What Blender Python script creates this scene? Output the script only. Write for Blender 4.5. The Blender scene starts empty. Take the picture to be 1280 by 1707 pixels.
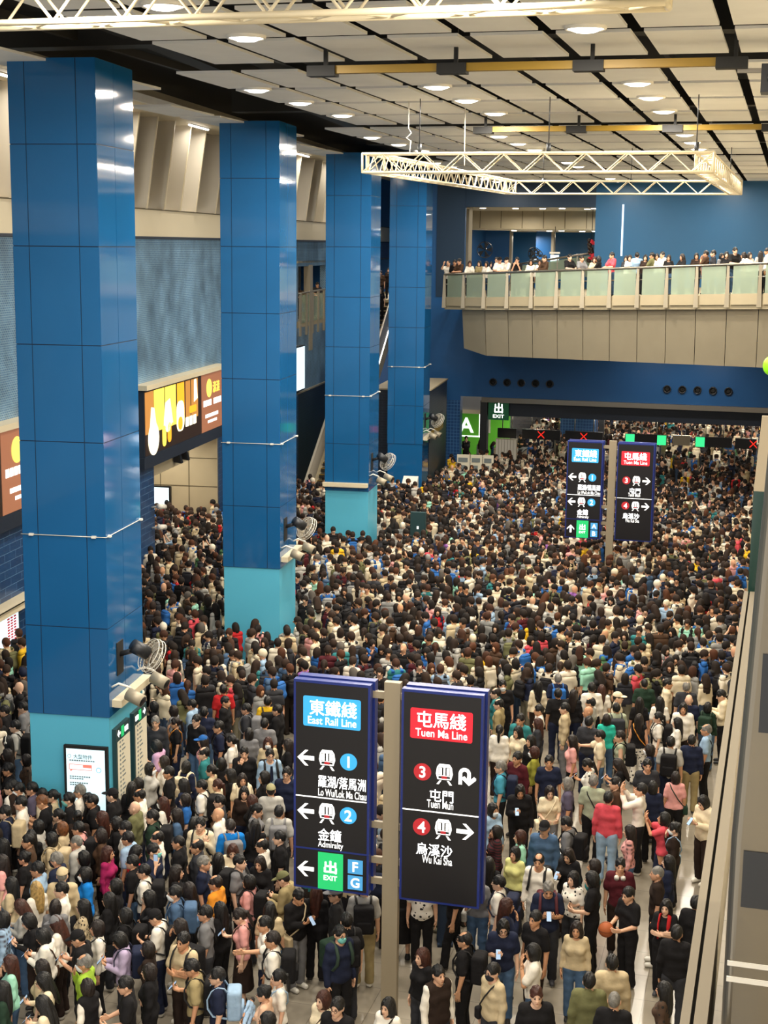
import bpy, bmesh, math, random
import numpy as np
from mathutils import Vector, Matrix

random.seed(11)
rng = np.random.default_rng(11)
S = bpy.context.scene
COL = S.collection
PI = math.pi

# ---------------------------------------------------------------- camera, world, exposure
CAM_H, FOC, CX, CY = 11.5, 2466.0, 640.0, 853.5
def nrm(v):
    return v / np.linalg.norm(v)
_dn = nrm(np.array([(488 - CX) / FOC, (14500 - CY) / FOC, 1.0]))
_up = -_dn
_fw = np.array([(1325 - CX) / FOC, (415 - CY) / FOC, 1.0]); _fw = nrm(_fw)
_fw = nrm(_fw - _up * (_fw @ _up))
_rt = np.cross(_fw, _up)
if _rt[0] < 0: _rt = -_rt
CM = np.stack([_rt, _fw, _up])                 # image frame (right, down, forward) -> world
CPOS = np.array([0.0, 0.0, CAM_H])
def ray(px, py): return CM @ np.array([(px - CX) / FOC, (py - CY) / FOC, 1.0])
def onz(px, py, z): r = ray(px, py); return CPOS + r * ((z - CAM_H) / r[2])
def ony(px, py, y): r = ray(px, py); return CPOS + r * (y / r[1])
def topx(p):
    c = CM.T @ (np.array(p, float) - CPOS)
    return CX + FOC * c[0] / c[2], CY + FOC * c[1] / c[2]

cam_d = bpy.data.cameras.new('camera')
cam = bpy.data.objects.new('camera', cam_d); COL.objects.link(cam)
cam_d.sensor_fit = 'VERTICAL'; cam_d.sensor_height = 36.0
cam_d.lens = FOC / 1707 * 36.0
cam_d.clip_start = 0.05; cam_d.clip_end = 400
R = CM @ np.diag([1.0, -1.0, -1.0])
mw = Matrix([[R[i][j] for j in range(3)] + [CPOS[i]] for i in range(3)] + [[0, 0, 0, 1]])
cam.matrix_world = mw
S.camera = cam

S.view_settings.view_transform = 'Standard'
S.view_settings.look = 'None'
S.view_settings.exposure = 0.6
S.view_settings.gamma = 1.0
S.view_settings.use_curve_mapping = False

wd = bpy.data.worlds.new('World'); S.world = wd; wd.use_nodes = True
bg = wd.node_tree.nodes['Background']
bg.inputs[0].default_value = (1.0, 0.96, 0.90, 1); bg.inputs[1].default_value = 1.1

LAMP_W = 210.0
LAMP_COL = (1.0, 0.91, 0.77)
CEIL = 14.5
LAMPS = []
for y in (18.3, 21.3): LAMPS += [(-2.97, y), (-7.96, y)]
for y in (28.4, 31.1, 34.2): LAMPS += [(-2.97, y), (-6.76, y), (-10.4, y)]
for y in (41.2, 44.2, 47.1): LAMPS += [(-3.0, y), (-8.03, y), (-11.66, y)]
for y in (54.1, 56.8, 59.8): LAMPS += [(-3.02, y), (-8.02, y), (-12.9, y)]
for y in (66.8, 69.6): LAMPS += [(-3.0, y), (-8.0, y), (-13.6, y)]
for y in (2.2, 5.2, 8.2, 15.3): LAMPS += [(-2.97, y), (-7.96, y)]
def area(name, loc, power, size, size_y=None, col=LAMP_COL, rot=(0, 0, 0), spread=PI):
    d = bpy.data.lights.new(name, 'AREA'); d.energy = power; d.color = col
    d.shape = 'RECTANGLE' if size_y else 'DISK'; d.size = size
    if size_y: d.size_y = size_y
    d.spread = spread
    o = bpy.data.objects.new(name, d); COL.objects.link(o); o.location = loc; o.rotation_euler = rot
    return o
for i, (x, y) in enumerate(LAMPS):
    area('downlight_glow', (x, y, CEIL - 0.10), LAMP_W if y < 62 else LAMP_W * .3, 0.4)
# the lower hall past the ticket gates and the upper lobby have lamps of their own
for x in (-13, -9, -5, -1.5):
    for y in (75, 80, 86): area('gate_hall_glow', (x, y, 3.08), 60, 0.6)
for x in (-14, -10.5): area('lobby_glow', (x, 78, 13.1), 70, 0.6); area('lobby_glow', (x - 1, 86, 12.1), 90, 0.6)
for x in (4, 8.5):
    for y in (4, 13, 22, 31, 40, 49, 58): area('concourse_fill', (x, y, 14.3), 190, 0.5)  # unseen fill lamps added over the upper concourse to brighten ceiling and columns
for y in (76.0, 82.0): area('upper_deck_glow', (-20.5, y, 13.5), 90, 0.6)
for u, v in ((46.5, -9.2), (57, -8), (62, -5.5)): area('upper_deck_glow', (-11.57 - .09298 * u + .99567 * v, 23.67 + .99567 * u + .09298 * v, 10.4), 60, 0.6)

# fluorescent tubes under the louvre soffit, then unseen fill lamps added in the passage and below the balcony
for u in (9.5, 17, 24.4, 32, 40.2, 47, 53.8):
    area('louvre_tube_glow', (-11.57 - .09298 * (u + 1.1) + .99567 * -5.85, 23.67 + .99567 * (u + 1.1) + .09298 * -5.85, 15.36), 75, 0.12, 2.2, col=(1, .93, .82), rot=(0, 0, math.radians(5.335)))
for u, v in ((25.2, -8.2), (28.4, -8.6)): area('passage_fill', (-11.57 - .09298 * u + .99567 * v, 23.67 + .99567 * u + .09298 * v, 4.25), 60, 0.4)
for x in (-12.5, -9.5, -6.5, -3.5): area('balcony_fill', (x, 69.2, 6.9), 75, 0.5)
# ---------------------------------------------------------------- materials
def srgb(c):
    return tuple(((x / 12.92) if x <= 0.04045 else ((x + 0.055) / 1.055) ** 2.4) for x in c)
def hexc(h):
    return srgb(tuple(int(h[i:i + 2], 16) / 255 for i in (0, 2, 4)))
MATS = {}
def mat(name, col, rough=0.5, metal=0.0, emit=None, estr=1.0, noise=0.0, nscale=8.0, bump=0.0, bscale=40.0,
        spec=None, trans=0.0, alpha=None, objcol=False, wave=None):
    m = bpy.data.materials.new(name); m.use_nodes = True
    nt = m.node_tree; N = nt.nodes; L = nt.links
    b = N['Principled BSDF']
    if isinstance(col, str): col = hexc(col)
    b.inputs['Base Color'].default_value = (*col, 1)
    b.inputs['Roughness'].default_value = rough
    b.inputs['Metallic'].default_value = metal
    if spec is not None: b.inputs['Specular IOR Level'].default_value = spec
    if trans: b.inputs['Transmission Weight'].default_value = trans
    if alpha is not None: b.inputs['Alpha'].default_value = alpha
    src = None
    if objcol:
        oi = N.new('ShaderNodeObjectInfo'); src = oi.outputs['Color']
        L.new(src, b.inputs['Base Color'])
    if noise:
        tc = N.new('ShaderNodeTexCoord'); nz = N.new('ShaderNodeTexNoise'); nz.inputs['Scale'].default_value = nscale
        nz.inputs['Detail'].default_value = 6
        L.new(tc.outputs['Object'], nz.inputs['Vector'])
        mr = N.new('ShaderNodeMapRange'); mr.inputs[1].default_value = 0.3; mr.inputs[2].default_value = 0.7
        mr.inputs[3].default_value = 1 - noise; mr.inputs[4].default_value = 1 + noise
        L.new(nz.outputs['Fac'], mr.inputs[0])
        mx = N.new('ShaderNodeMix'); mx.data_type = 'RGBA'; mx.blend_type = 'MULTIPLY'; mx.inputs[0].default_value = 1
        if src: L.new(src, mx.inputs[6])
        else: mx.inputs[6].default_value = (*col, 1)
        L.new(mr.outputs[0], mx.inputs[7]); L.new(mx.outputs[2], b.inputs['Base Color'])
    if bump:
        tc = N.new('ShaderNodeTexCoord'); nz = N.new('ShaderNodeTexNoise'); nz.inputs['Scale'].default_value = bscale
        L.new(tc.outputs['Object'], nz.inputs['Vector'])
        bp = N.new('ShaderNodeBump'); bp.inputs['Strength'].default_value = bump; bp.inputs['Distance'].default_value = 0.02
        L.new(nz.outputs['Fac'], bp.inputs['Height']); L.new(bp.outputs[0], b.inputs['Normal'])
    if emit is not None:
        if isinstance(emit, str): emit = hexc(emit)
        b.inputs['Emission Color'].default_value = (*emit, 1); b.inputs['Emission Strength'].default_value = estr
    MATS[name] = m
    return m

mat('skin', 'd9a986', 0.55, objcol=True)
mat('eye', '1c1512', 0.3)
mat('lip', '9c5548', 0.5)
mat('cloth', '808080', 0.9, objcol=True, noise=0.10, nscale=9, bump=0.55, bscale=11, spec=0.2)
mat('hair', '14100e', 0.45, objcol=True, noise=0.45, nscale=22)
_nt = MATS['hair'].node_tree; _tc = _nt.nodes.new('ShaderNodeTexCoord'); _mp = _nt.nodes.new('ShaderNodeMapping'); _mp.inputs['Scale'].default_value = (90, 90, 9)
_nz = _nt.nodes.new('ShaderNodeTexNoise'); _nz.inputs['Scale'].default_value = 1.0; _nz.inputs['Detail'].default_value = 3; _bp = _nt.nodes.new('ShaderNodeBump'); _bp.inputs['Strength'].default_value = 0.9; _bp.inputs['Distance'].default_value = 0.012
_nt.links.new(_tc.outputs['Object'], _mp.inputs[0]); _nt.links.new(_mp.outputs[0], _nz.inputs['Vector']); _nt.links.new(_nz.outputs['Fac'], _bp.inputs['Height']); _nt.links.new(_bp.outputs[0], _nt.nodes['Principled BSDF'].inputs['Normal'])
mat('shoe_leather', '202020', 0.6, objcol=True)
mat('shoe_sole', 'd8d4c8', 0.7)
mat('mask_cloth', 'e8ecee', 0.8, objcol=True)
mat('dark_plastic', '15161a', 0.4)
mat('phone_screen', '9db8d8', 0.2, emit='9db8d8', estr=0.324)
mat('white_plastic', 'e6e2d8', 0.5)
mat('strap', '17171a', 0.8, objcol=True)

def pattern_mat(name, kind):
    m = mat(name, '808080', 0.9, objcol=True, bump=0.4, bscale=11)
    nt = m.node_tree; N = nt.nodes; L = nt.links; b = N['Principled BSDF']
    oi = N.new('ShaderNodeObjectInfo'); tc = N.new('ShaderNodeTexCoord')
    mx = N.new('ShaderNodeMix'); mx.data_type = 'RGBA'
    L.new(oi.outputs['Color'], mx.inputs[6])
    if kind == 'stripe':
        w = N.new('ShaderNodeTexWave'); w.bands_direction = 'Z'; w.inputs['Scale'].default_value = 6
        L.new(tc.outputs['Object'], w.inputs['Vector'])
        gt = N.new('ShaderNodeMath'); gt.operation = 'GREATER_THAN'; gt.inputs[1].default_value = 0.6
        L.new(w.outputs['Fac'], gt.inputs[0]); L.new(gt.outputs[0], mx.inputs[0])
        mx.inputs[7].default_value = (*hexc('14141a'), 1)
    elif kind == 'plaid':
        w = N.new('ShaderNodeTexWave'); w.bands_direction = 'Z'; w.inputs['Scale'].default_value = 4
        w2 = N.new('ShaderNodeTexWave'); w2.bands_direction = 'X'; w2.inputs['Scale'].default_value = 4
        L.new(tc.outputs['Object'], w.inputs['Vector']); L.new(tc.outputs['Object'], w2.inputs['Vector'])
        mul = N.new('ShaderNodeMath'); mul.operation = 'MULTIPLY'
        L.new(w.outputs['Fac'], mul.inputs[0]); L.new(w2.outputs['Fac'], mul.inputs[1])
        L.new(mul.outputs[0], mx.inputs[0]); mx.inputs[7].default_value = (*hexc('3a2a30'), 1)
    else:
        v = N.new('ShaderNodeTexVoronoi'); v.inputs['Scale'].default_value = 26 if kind == 'leopard' else 14
        L.new(tc.outputs['Object'], v.inputs['Vector'])
        lt = N.new('ShaderNodeMath'); lt.operation = 'LESS_THAN'; lt.inputs[1].default_value = 0.36 if kind == 'leopard' else 0.3
        L.new(v.outputs['Distance'], lt.inputs[0]); L.new(lt.outputs[0], mx.inputs[0])
        mx.inputs[7].default_value = (*hexc('2a2422' if kind == 'leopard' else '1c1c1c'), 1)
    L.new(mx.outputs[2], b.inputs['Base Color'])
for k in ('stripe', 'plaid', 'leopard', 'print'): pattern_mat('cloth_' + k, k)

mat('column_blue', '185a90', 0.07, spec=0.5, noise=0.05, nscale=0.6)
mat('seam', '0a2440', 0.6)
mat('teal', '58b6d6', 0.35)
mat('cream_paint', 'd9cdb0', 0.45)
mat('panel_white', 'e4e3df', 0.6, noise=0.04, nscale=1.5)
mat('void_black', '14130f', 0.9)
mat('beam_black', '1c1a16', 0.7)
mat('yellow_pipe', '8a6c0c', 0.5)
mat('lamp_disc', 'ffffff', 0.5, emit=(1.0, 0.93, 0.82), estr=9.0)
mat('lamp_rim', 'e8e4da', 0.4)
mat('tube_light', 'ffffff', 0.5, emit=(1.0, 0.95, 0.9), estr=6.0)
mat('steel', '9b9488', 0.32, metal=0.9)
mat('satin_steel', 'a29a8a', 0.45, metal=0.3)
mat('steel_matte', 'a89f8c', 0.5, metal=0.35)
mat('dark_steel', '3a3c40', 0.4, metal=0.6)
mat('ledge_beige', '6c6352', 0.5, metal=0.1)
mat('pole_beige', '9a8e78', 0.45, metal=0.15)
mat('beige_panel', 'b0a386', 0.55, noise=0.04, nscale=1)
mat('fascia_panel', '9a907a', 0.55, noise=0.04, nscale=1)
mat('fin_beige', 'cac2b2', 0.5)
mat('beige_joint', '5e5540', 0.8)
mat('blue_wall', '1a5894', 0.42, noise=0.07, nscale=0.5)
mat('blue_upper', '165f90', 0.38, noise=0.05, nscale=0.4)
mat('blue_dark', '14324e', 0.5)
mat('dark_band', '1a2434', 0.5)
mat('navy_frame', '1d2f7c', 0.30)
mat('sign_black', '17161a', 0.35)
mat('sign_cyan', '2a8cc4', 0.4, emit='3a9cd4', estr=0.62)
mat('sign_red', 'c02030', 0.4, emit='c8202c', estr=0.612)
mat('sign_darkred', 'a02028', 0.4, emit='a8242a', estr=0.504)
mat('sign_green', '1fa860', 0.4, emit='22b466', estr=0.576)
mat('sign_blue', '3f88b8', 0.4, emit='4490c4', estr=0.540)
mat('sign_white', 'ffffff', 0.4, emit=(1, 1, 0.98), estr=0.756)
mat('sign_softwhite', 'd8f0fa', 0.4, emit='dff4ff', estr=0.684)
mat('wall_green', '5aaa30', 0.5, emit='5aaa30', estr=0.180)
mat('exit_green', '187048', 0.5)
mat('green_lamp', '30c878', 0.4, emit='38e088', estr=0.85)
mat('red_lamp', 'e02020', 0.4, emit='f02818', estr=0.864)
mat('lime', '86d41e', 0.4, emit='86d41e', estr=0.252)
mat('notice_paper', 'd8d2be', 0.6)
mat('notice_header', '1e3c40', 0.5)
mat('ink_grey', '707a7c', 0.7)
mat('screen_light', 'c8e8f4', 0.3, emit='d2f0fa', estr=0.612)
mat('screen_red', 'e07060', 0.4, emit='e08070', estr=0.504)
mat('counter_green', '5c6a5c', 0.5)
mat('escalator_dark', '23231f', 0.6)
mat('rubber', '141414', 0.7)
mat('tile_grout', '26456e', 0.8)
mat('ad_black', '2c1c12', 0.4, emit='2c1c12', estr=0.216)
mat('ad_brown', '8c5a40', 0.4, emit='a06a4e', estr=0.432)
mat('ad_orange', 'e8a020', 0.4, emit='f0a428', estr=0.684)
mat('ad_yellow', 'f8d84a', 0.4, emit='fade58', estr=0.792)
mat('ad_cream', 'fff2c8', 0.4, emit='fff4d0', estr=0.900)
mat('ad_logo', 'f4d860', 0.4, emit='f4d860', estr=0.684)
mat('ad_wood', 'b07838', 0.4, emit='b88040', estr=0.504)
mat('basketball', 'a8582c', 0.7, bump=0.3, bscale=120)
mat('ball_seam', '1a1410', 0.7)

def floor_mat():
    m = mat('floor_stone', '928a7c', 0.22, noise=0.14, nscale=0.9)
    nt = m.node_tree; N = nt.nodes; L = nt.links; b = N['Principled BSDF']
    tc = N.new('ShaderNodeTexCoord'); br = N.new('ShaderNodeTexBrick'); br.offset = 0
    br.inputs['Scale'].default_value = 1.0; br.inputs['Mortar Size'].default_value = 0.006
    br.inputs['Brick Width'].default_value = 0.8; br.inputs['Row Height'].default_value = 0.8
    br.inputs['Color1'].default_value = (1, 1, 1, 1); br.inputs['Color2'].default_value = (.93, .93, .93, 1)
    br.inputs['Mortar'].default_value = (.55, .55, .55, 1)
    L.new(tc.outputs['Object'], br.inputs['Vector'])
    prev = b.inputs['Base Color'].links[0].from_socket
    mx = N.new('ShaderNodeMix'); mx.data_type = 'RGBA'; mx.blend_type = 'MULTIPLY'; mx.inputs[0].default_value = 1
    L.new(prev, mx.inputs[6]); L.new(br.outputs['Color'], mx.inputs[7]); L.new(mx.outputs[2], b.inputs['Base Color'])
floor_mat()

def tile_wall_mat(name, c1, c2, mort, bw, rh, ms, rough=0.35, blotch=0.25):
    m = mat(name, c1, rough)
    nt = m.node_tree; N = nt.nodes; L = nt.links; b = N['Principled BSDF']
    tc = N.new('ShaderNodeTexCoord'); sx = N.new('ShaderNodeSeparateXYZ'); cb = N.new('ShaderNodeCombineXYZ')
    L.new(tc.outputs['Object'], sx.inputs[0])
    ad = N.new('ShaderNodeMath'); ad.operation = 'ADD'
    L.new(sx.outputs[0], ad.inputs[0]); L.new(sx.outputs[1], ad.inputs[1])
    L.new(ad.outputs[0], cb.inputs[0]); L.new(sx.outputs[2], cb.inputs[1])
    br = N.new('ShaderNodeTexBrick'); br.offset = 0.0 if bw == rh else 0.5
    br.inputs['Scale'].default_value = 1.0; br.inputs['Mortar Size'].default_value = ms
    br.inputs['Brick Width'].default_value = bw; br.inputs['Row Height'].default_value = rh
    br.inputs['Color1'].default_value = (*hexc(c1), 1); br.inputs['Color2'].default_value = (*hexc(c2), 1)
    br.inputs['Mortar'].default_value = (*hexc(mort), 1)
    L.new(cb.outputs[0], br.inputs['Vector'])
    nz = N.new('ShaderNodeTexNoise'); nz.inputs['Scale'].default_value = 0.8; nz.inputs['Detail'].default_value = 8
    mp = N.new('ShaderNodeMapping'); mp.inputs['Scale'].default_value = (1.3, 1.3, 1.0)
    L.new(tc.outputs['Object'], mp.inputs[0]); L.new(mp.outputs[0], nz.inputs['Vector'])
    mr = N.new('ShaderNodeMapRange'); mr.inputs[1].default_value = 0.32; mr.inputs[2].default_value = 0.68
    mr.inputs[3].default_value = 1 - blotch; mr.inputs[4].default_value = 1 + blotch
    L.new(nz.outputs['Fac'], mr.inputs[0])
    mx = N.new('ShaderNodeMix'); mx.data_type = 'RGBA'; mx.blend_type = 'MULTIPLY'; mx.inputs[0].default_value = 1
    L.new(br.outputs['Color'], mx.inputs[6]); L.new(mr.outputs[0], mx.inputs[7]); L.new(mx.outputs[2], b.inputs['Base Color'])
tile_wall_mat('mosaic_blue', '4c7498', '3c6284', '86a0b0', 0.11, 0.06, 0.010, 0.3, 0.40)
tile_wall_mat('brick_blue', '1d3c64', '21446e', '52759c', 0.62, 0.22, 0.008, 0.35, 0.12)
tile_wall_mat('grid_blue', '1c4478', '204c84', '4a78a8', 0.16, 0.16, 0.012, 0.35, 0.05)
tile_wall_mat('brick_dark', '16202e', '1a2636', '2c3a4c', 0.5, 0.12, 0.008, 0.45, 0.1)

def glass_mat():
    m = bpy.data.materials.new('frosted_glass'); m.use_nodes = True
    nt = m.node_tree; N = nt.nodes; L = nt.links; b = N['Principled BSDF']
    b.inputs['Base Color'].default_value = (*hexc('b6c2ae'), 1); b.inputs['Roughness'].default_value = 0.18
    tr = N.new('ShaderNodeBsdfTransparent'); tr.inputs[0].default_value = (.78, .9, .82, 1)
    mx = N.new('ShaderNodeMixShader'); mx.inputs[0].default_value = 0.52
    L.new(tr.outputs[0], mx.inputs[1]); L.new(b.outputs[0], mx.inputs[2])
    L.new(mx.outputs[0], N['Material Output'].inputs[0])
    MATS['frosted_glass'] = m
    m = bpy.data.materials.new('dark_glass'); m.use_nodes = True
    nt = m.node_tree; N = nt.nodes; L = nt.links; b = N['Principled BSDF']
    b.inputs['Base Color'].default_value = (*hexc('1c3430'), 1); b.inputs['Roughness'].default_value = 0.1
    MATS['dark_glass'] = m
    m = bpy.data.materials.new('fan_mesh'); m.use_nodes = True
    nt = m.node_tree; N = nt.nodes; L = nt.links; b = N['Principled BSDF']
    b.inputs['Base Color'].default_value = (*hexc('b8b4a8'), 1); b.inputs['Roughness'].default_value = 0.3
    tr = N.new('ShaderNodeBsdfTransparent'); mx = N.new('ShaderNodeMixShader'); mx.inputs[0].default_value = 0.45
    L.new(tr.outputs[0], mx.inputs[1]); L.new(b.outputs[0], mx.inputs[2]); L.new(mx.outputs[0], N['Material Output'].inputs[0])
    MATS['fan_mesh'] = m
glass_mat()

def brushed():
    m = mat('brushed_steel', '7c7568', 0.28, metal=0.85)
    nt = m.node_tree; N = nt.nodes; L = nt.links; b = N['Principled BSDF']
    tc = N.new('ShaderNodeTexCoord'); mp = N.new('ShaderNodeMapping'); mp.inputs['Scale'].default_value = (2, 2, 140)
    nz = N.new('ShaderNodeTexNoise'); nz.inputs['Scale'].default_value = 3
    L.new(tc.outputs['Object'], mp.inputs[0]); L.new(mp.outputs[0], nz.inputs['Vector'])
    bp = N.new('ShaderNodeBump'); bp.inputs['Strength'].default_value = 0.06
    L.new(nz.outputs['Fac'], bp.inputs['Height']); L.new(bp.outputs[0], b.inputs['Normal'])
brushed()

# ---------------------------------------------------------------- mesh helpers
class MB:
    """collects boxes, tubes, prisms ... into one mesh with material slots"""
    def __init__(s): s.v = []; s.f = []; s.m = []; s.mats = []; s.sm = []
    def mi(s, m):
        if m not in s.mats: s.mats.append(m)
        return s.mats.index(m)
    def add(s, vs, fs, m, smooth=False):
        b = len(s.v); k = s.mi(m)
        s.v += [tuple(map(float, p)) for p in vs]
        for f in fs: s.f.append(tuple(b + i for i in f)); s.m.append(k); s.sm.append(smooth)
    def box(s, lo, hi, m, fr=None):
        x0, y0, z0 = lo; x1, y1, z1 = hi
        vs = [(x0, y0, z0), (x1, y0, z0), (x1, y1, z0), (x0, y1, z0), (x0, y0, z1), (x1, y0, z1), (x1, y1, z1), (x0, y1, z1)]
        if fr: vs = [fr(*p) for p in vs]
        s.add(vs, [(0, 3, 2, 1), (4, 5, 6, 7), (0, 1, 5, 4), (1, 2, 6, 5), (2, 3, 7, 6), (3, 0, 4, 7)], m)
    def hexa(s, vs, m):
        s.add(vs, [(0, 3, 2, 1), (4, 5, 6, 7), (0, 1, 5, 4), (1, 2, 6, 5), (2, 3, 7, 6), (3, 0, 4, 7)], m)
    def prism(s, pts, y0, y1, m, fr=None):       # pts (x,z) outline, extruded in y
        n = len(pts); vs = [(x, y0, z) for x, z in pts] + [(x, y1, z) for x, z in pts]
        if fr: vs = [fr(*p) for p in vs]
        fs = [tuple(range(n)), tuple(range(2 * n - 1, n - 1, -1))] + [(i, i + n, (i + 1) % n + n, (i + 1) % n) for i in range(n)]
        s.add(vs, fs, m)
    def tube(s, pts, r, m, seg=8, r2=None, cap=True, smooth=True, flat=None):
        pts = [Vector(p) for p in pts]; n = len(pts); vs = []; fs = []
        for i, p in enumerate(pts):
            t = (pts[min(i + 1, n - 1)] - pts[max(i - 1, 0)]).normalized()
            a = t.orthogonal().normalized() if i == 0 else (a - t * a.dot(t)).normalized()
            b = t.cross(a); rr = r if r2 is None else r + (r2 - r) * i / (n - 1)
            for k in range(seg):
                an = 2 * PI * k / seg
                vs.append(p + a * (rr * math.cos(an)) + b * (rr * (flat or 1) * math.sin(an)))
        for i in range(n - 1):
            for k in range(seg):
                fs.append((i * seg + k, i * seg + (k + 1) % seg, (i + 1) * seg + (k + 1) % seg, (i + 1) * seg + k))
        if cap: fs += [tuple(range(seg - 1, -1, -1)), tuple(range((n - 1) * seg, n * seg))]
        s.add(vs, fs, m, smooth)
    def lathe(s, prof, m, c=(0, 0, 0), axis='z', seg=20, smooth=True):   # prof [(r,h)]
        vs = []; fs = []; n = len(prof)
        for r, h in prof:
            for k in range(seg):
                a = 2 * PI * k / seg; x, y = r * math.cos(a), r * math.sin(a)
                p = {'z': (x, y, h), 'y': (x, h, y), 'x': (h, x, y)}[axis]
                vs.append((p[0] + c[0], p[1] + c[1], p[2] + c[2]))
        for i in range(n - 1):
            for k in range(seg):
                fs.append((i * seg + k, i * seg + (k + 1) % seg, (i + 1) * seg + (k + 1) % seg, (i + 1) * seg + k))
        s.add(vs, fs, m, smooth)
    def ball(s, c, rad, m, seg=10, rings=7):
        prof = [(math.sin(PI * i / rings), math.cos(PI * i / rings)) for i in range(rings + 1)]
        vs = []; fs = []
        for r, h in prof:
            for k in range(seg):
                a = 2 * PI * k / seg
                vs.append((c[0] + rad[0] * r * math.cos(a), c[1] + rad[1] * r * math.sin(a), c[2] + rad[2] * h))
        for i in range(rings):
            for k in range(seg):
                fs.append((i * seg + k, (i + 1) * seg + k, (i + 1) * seg + (k + 1) % seg, i * seg + (k + 1) % seg))
        s.add(vs, fs, m, True)
    def mesh(s, name):
        me = bpy.data.meshes.new(name); me.from_pydata(s.v, [], s.f)
        for m in s.mats: me.materials.append(MATS[m])
        me.polygons.foreach_set('material_index', s.m); me.polygons.foreach_set('use_smooth', s.sm); me.update()
        return me
    def build(s, name, parent=None, kind=None, label=None, loc=None):
        o = bpy.data.objects.new(name, s.mesh(name)); COL.objects.link(o)
        if parent: o.parent = parent
        if loc: o.location = loc
        if kind: o['kind'] = kind
        if label: o['label'] = label
        return o
def link(name, me, parent=None):
    o = bpy.data.objects.new(name, me); COL.objects.link(o)
    if parent: o.parent = parent
    return o
def thing(name, label, cat, loc=(0, 0, 0), rz=0.0, group=None):
    o = bpy.data.objects.new(name, None); COL.objects.link(o); o.empty_display_size = 0.2
    o.location = loc; o.rotation_euler = (0, 0, rz)
    o['label'] = label; o['category'] = cat
    if group: o['group'] = group
    return o
def tag(o, label, cat, group=None):
    o['label'] = label; o['category'] = cat
    if group: o['group'] = group
    return o
def rrect(x0, z0, x1, z1, r, n=4):
    pts = []
    for cx, cz, a0 in ((x1 - r, z1 - r, 0), (x0 + r, z1 - r, 90), (x0 + r, z0 + r, 180), (x1 - r, z0 + r, 270)):
        for i in range(n + 1):
            a = math.radians(a0 + 90 * i / n); pts.append((cx + r * math.cos(a), cz + r * math.sin(a)))
    return pts
def disc(x, z, r, n=20): return [(x + r * math.cos(2 * PI * i / n), z + r * math.sin(2 * PI * i / n)) for i in range(n)]
def textmesh(name, body, width=None, height=None, m='sign_white', bold=0.0, parent=None, pos=(0, 0, 0), align='l', rot=(PI / 2, 0, 0)):
    cjk = any(ord(c) > 0x2e80 for c in body); fat = bold if cjk else 0.0; bold = 0.0 if cjk else bold
    """lettering in the built-in font, turned into a mesh; pos = left (or centre) foot of the line"""
    cu = bpy.data.curves.new(name, 'FONT'); cu.body = body; cu.size = 1; cu.offset = bold; cu.extrude = 0.004
    o = bpy.data.objects.new(name, cu); COL.objects.link(o)
    dg = bpy.context.evaluated_depsgraph_get()
    me = bpy.data.meshes.new_from_object(o.evaluated_get(dg))
    bpy.data.objects.remove(o); bpy.data.curves.remove(cu)
    if fat:
        bm = bmesh.new(); bm.from_mesh(me)
        src = bm.verts[:] + bm.edges[:] + bm.faces[:]
        for dx, dy in ((fat * 1.6, 0), (fat * .8, fat), (fat * .8, -fat)):
            d = bmesh.ops.duplicate(bm, geom=src); bmesh.ops.translate(bm, vec=(dx, dy, 0), verts=[v for v in d['geom'] if isinstance(v, bmesh.types.BMVert)])
        bm.to_mesh(me); bm.free()
    n = len(me.vertices); co = np.empty(n * 3); me.vertices.foreach_get('co', co); co = co.reshape(-1, 3)
    lo, hi = co.min(0), co.max(0)
    s1 = width / (hi[0] - lo[0]) if width else None; s2 = height / (hi[1] - lo[1]) if height else None
    sx = s1 or s2; sy = s2 or s1
    co[:, 0] = (co[:, 0] - (lo[0] if align == 'l' else (lo[0] + hi[0]) / 2)) * sx
    co[:, 1] = (co[:, 1] - lo[1]) * sy
    me.vertices.foreach_set('co', co.ravel())
    me.materials.clear(); me.materials.append(MATS[m]); me.update()
    o = link(name, me, parent); o.location = pos; o.rotation_euler = rot
    return o
# ================================================================ the hall
WR = math.atan2(0.09298, 0.99567)             # the column row and the left wall stand 5.3 degrees off the ceiling grid
AX, AY = -11.57, 23.67
def wf(u, v, z=0.0):                          # column-row frame (along, across) -> world
    return (AX - 0.09298 * u + 0.99567 * v, AY + 0.99567 * u + 0.09298 * v, z)
def wbox(b, u0, u1, v0, v1, z0, z1, m):
    b.hexa([wf(u0, v0, z0), wf(u0, v1, z0), wf(u1, v1, z0), wf(u1, v0, z0), wf(u0, v0, z1), wf(u0, v1, z1), wf(u1, v1, z1), wf(u1, v0, z1)], m)
def uv_of(x, y):
    dx, dy = x - AX, y - AY
    return -0.09298 * dx + 0.99567 * dy, 0.99567 * dx + 0.09298 * dy

b = MB(); b.box((-34, -8, -0.2), (3, 104, 0), 'floor_stone'); b.build('floor', kind='structure')

# ceiling: black void with hanging white cassettes, dark bands over the column lines
b = MB(); b.box((-31, -8, 16.6), (14.2, 73, 16.8), 'void_black'); b.box((-31, 73, 16.6), (-17, 92.4, 16.8), 'void_black')
cy0 = 25.55; BAY = 12.85
rows = []
for k in range(-3, 4):
    for j in range(4): rows.append(cy0 + k * BAY + j * 3.0)
for iy, y in enumerate(rows):
    y0, y1 = y + 0.22, y + 2.82
    if y1 > 71.9 or y1 < -6: continue
    for ix in range(-12, 24):
        x1 = -1.17 + 1.25 * ix * -1 + 0.0
        x0, x1 = x1 - 1.06, x1
        if x1 > 14: continue
        xm, ym = (x0 + x1) / 2, (y0 + y1) / 2
        u, v = uv_of(xm, ym)
        if -1.0 < v < 1.35 or v < -1.9: continue
        b.box((x0, y0, CEIL), (x1, y1, CEIL + 0.045), 'panel_white')
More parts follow.
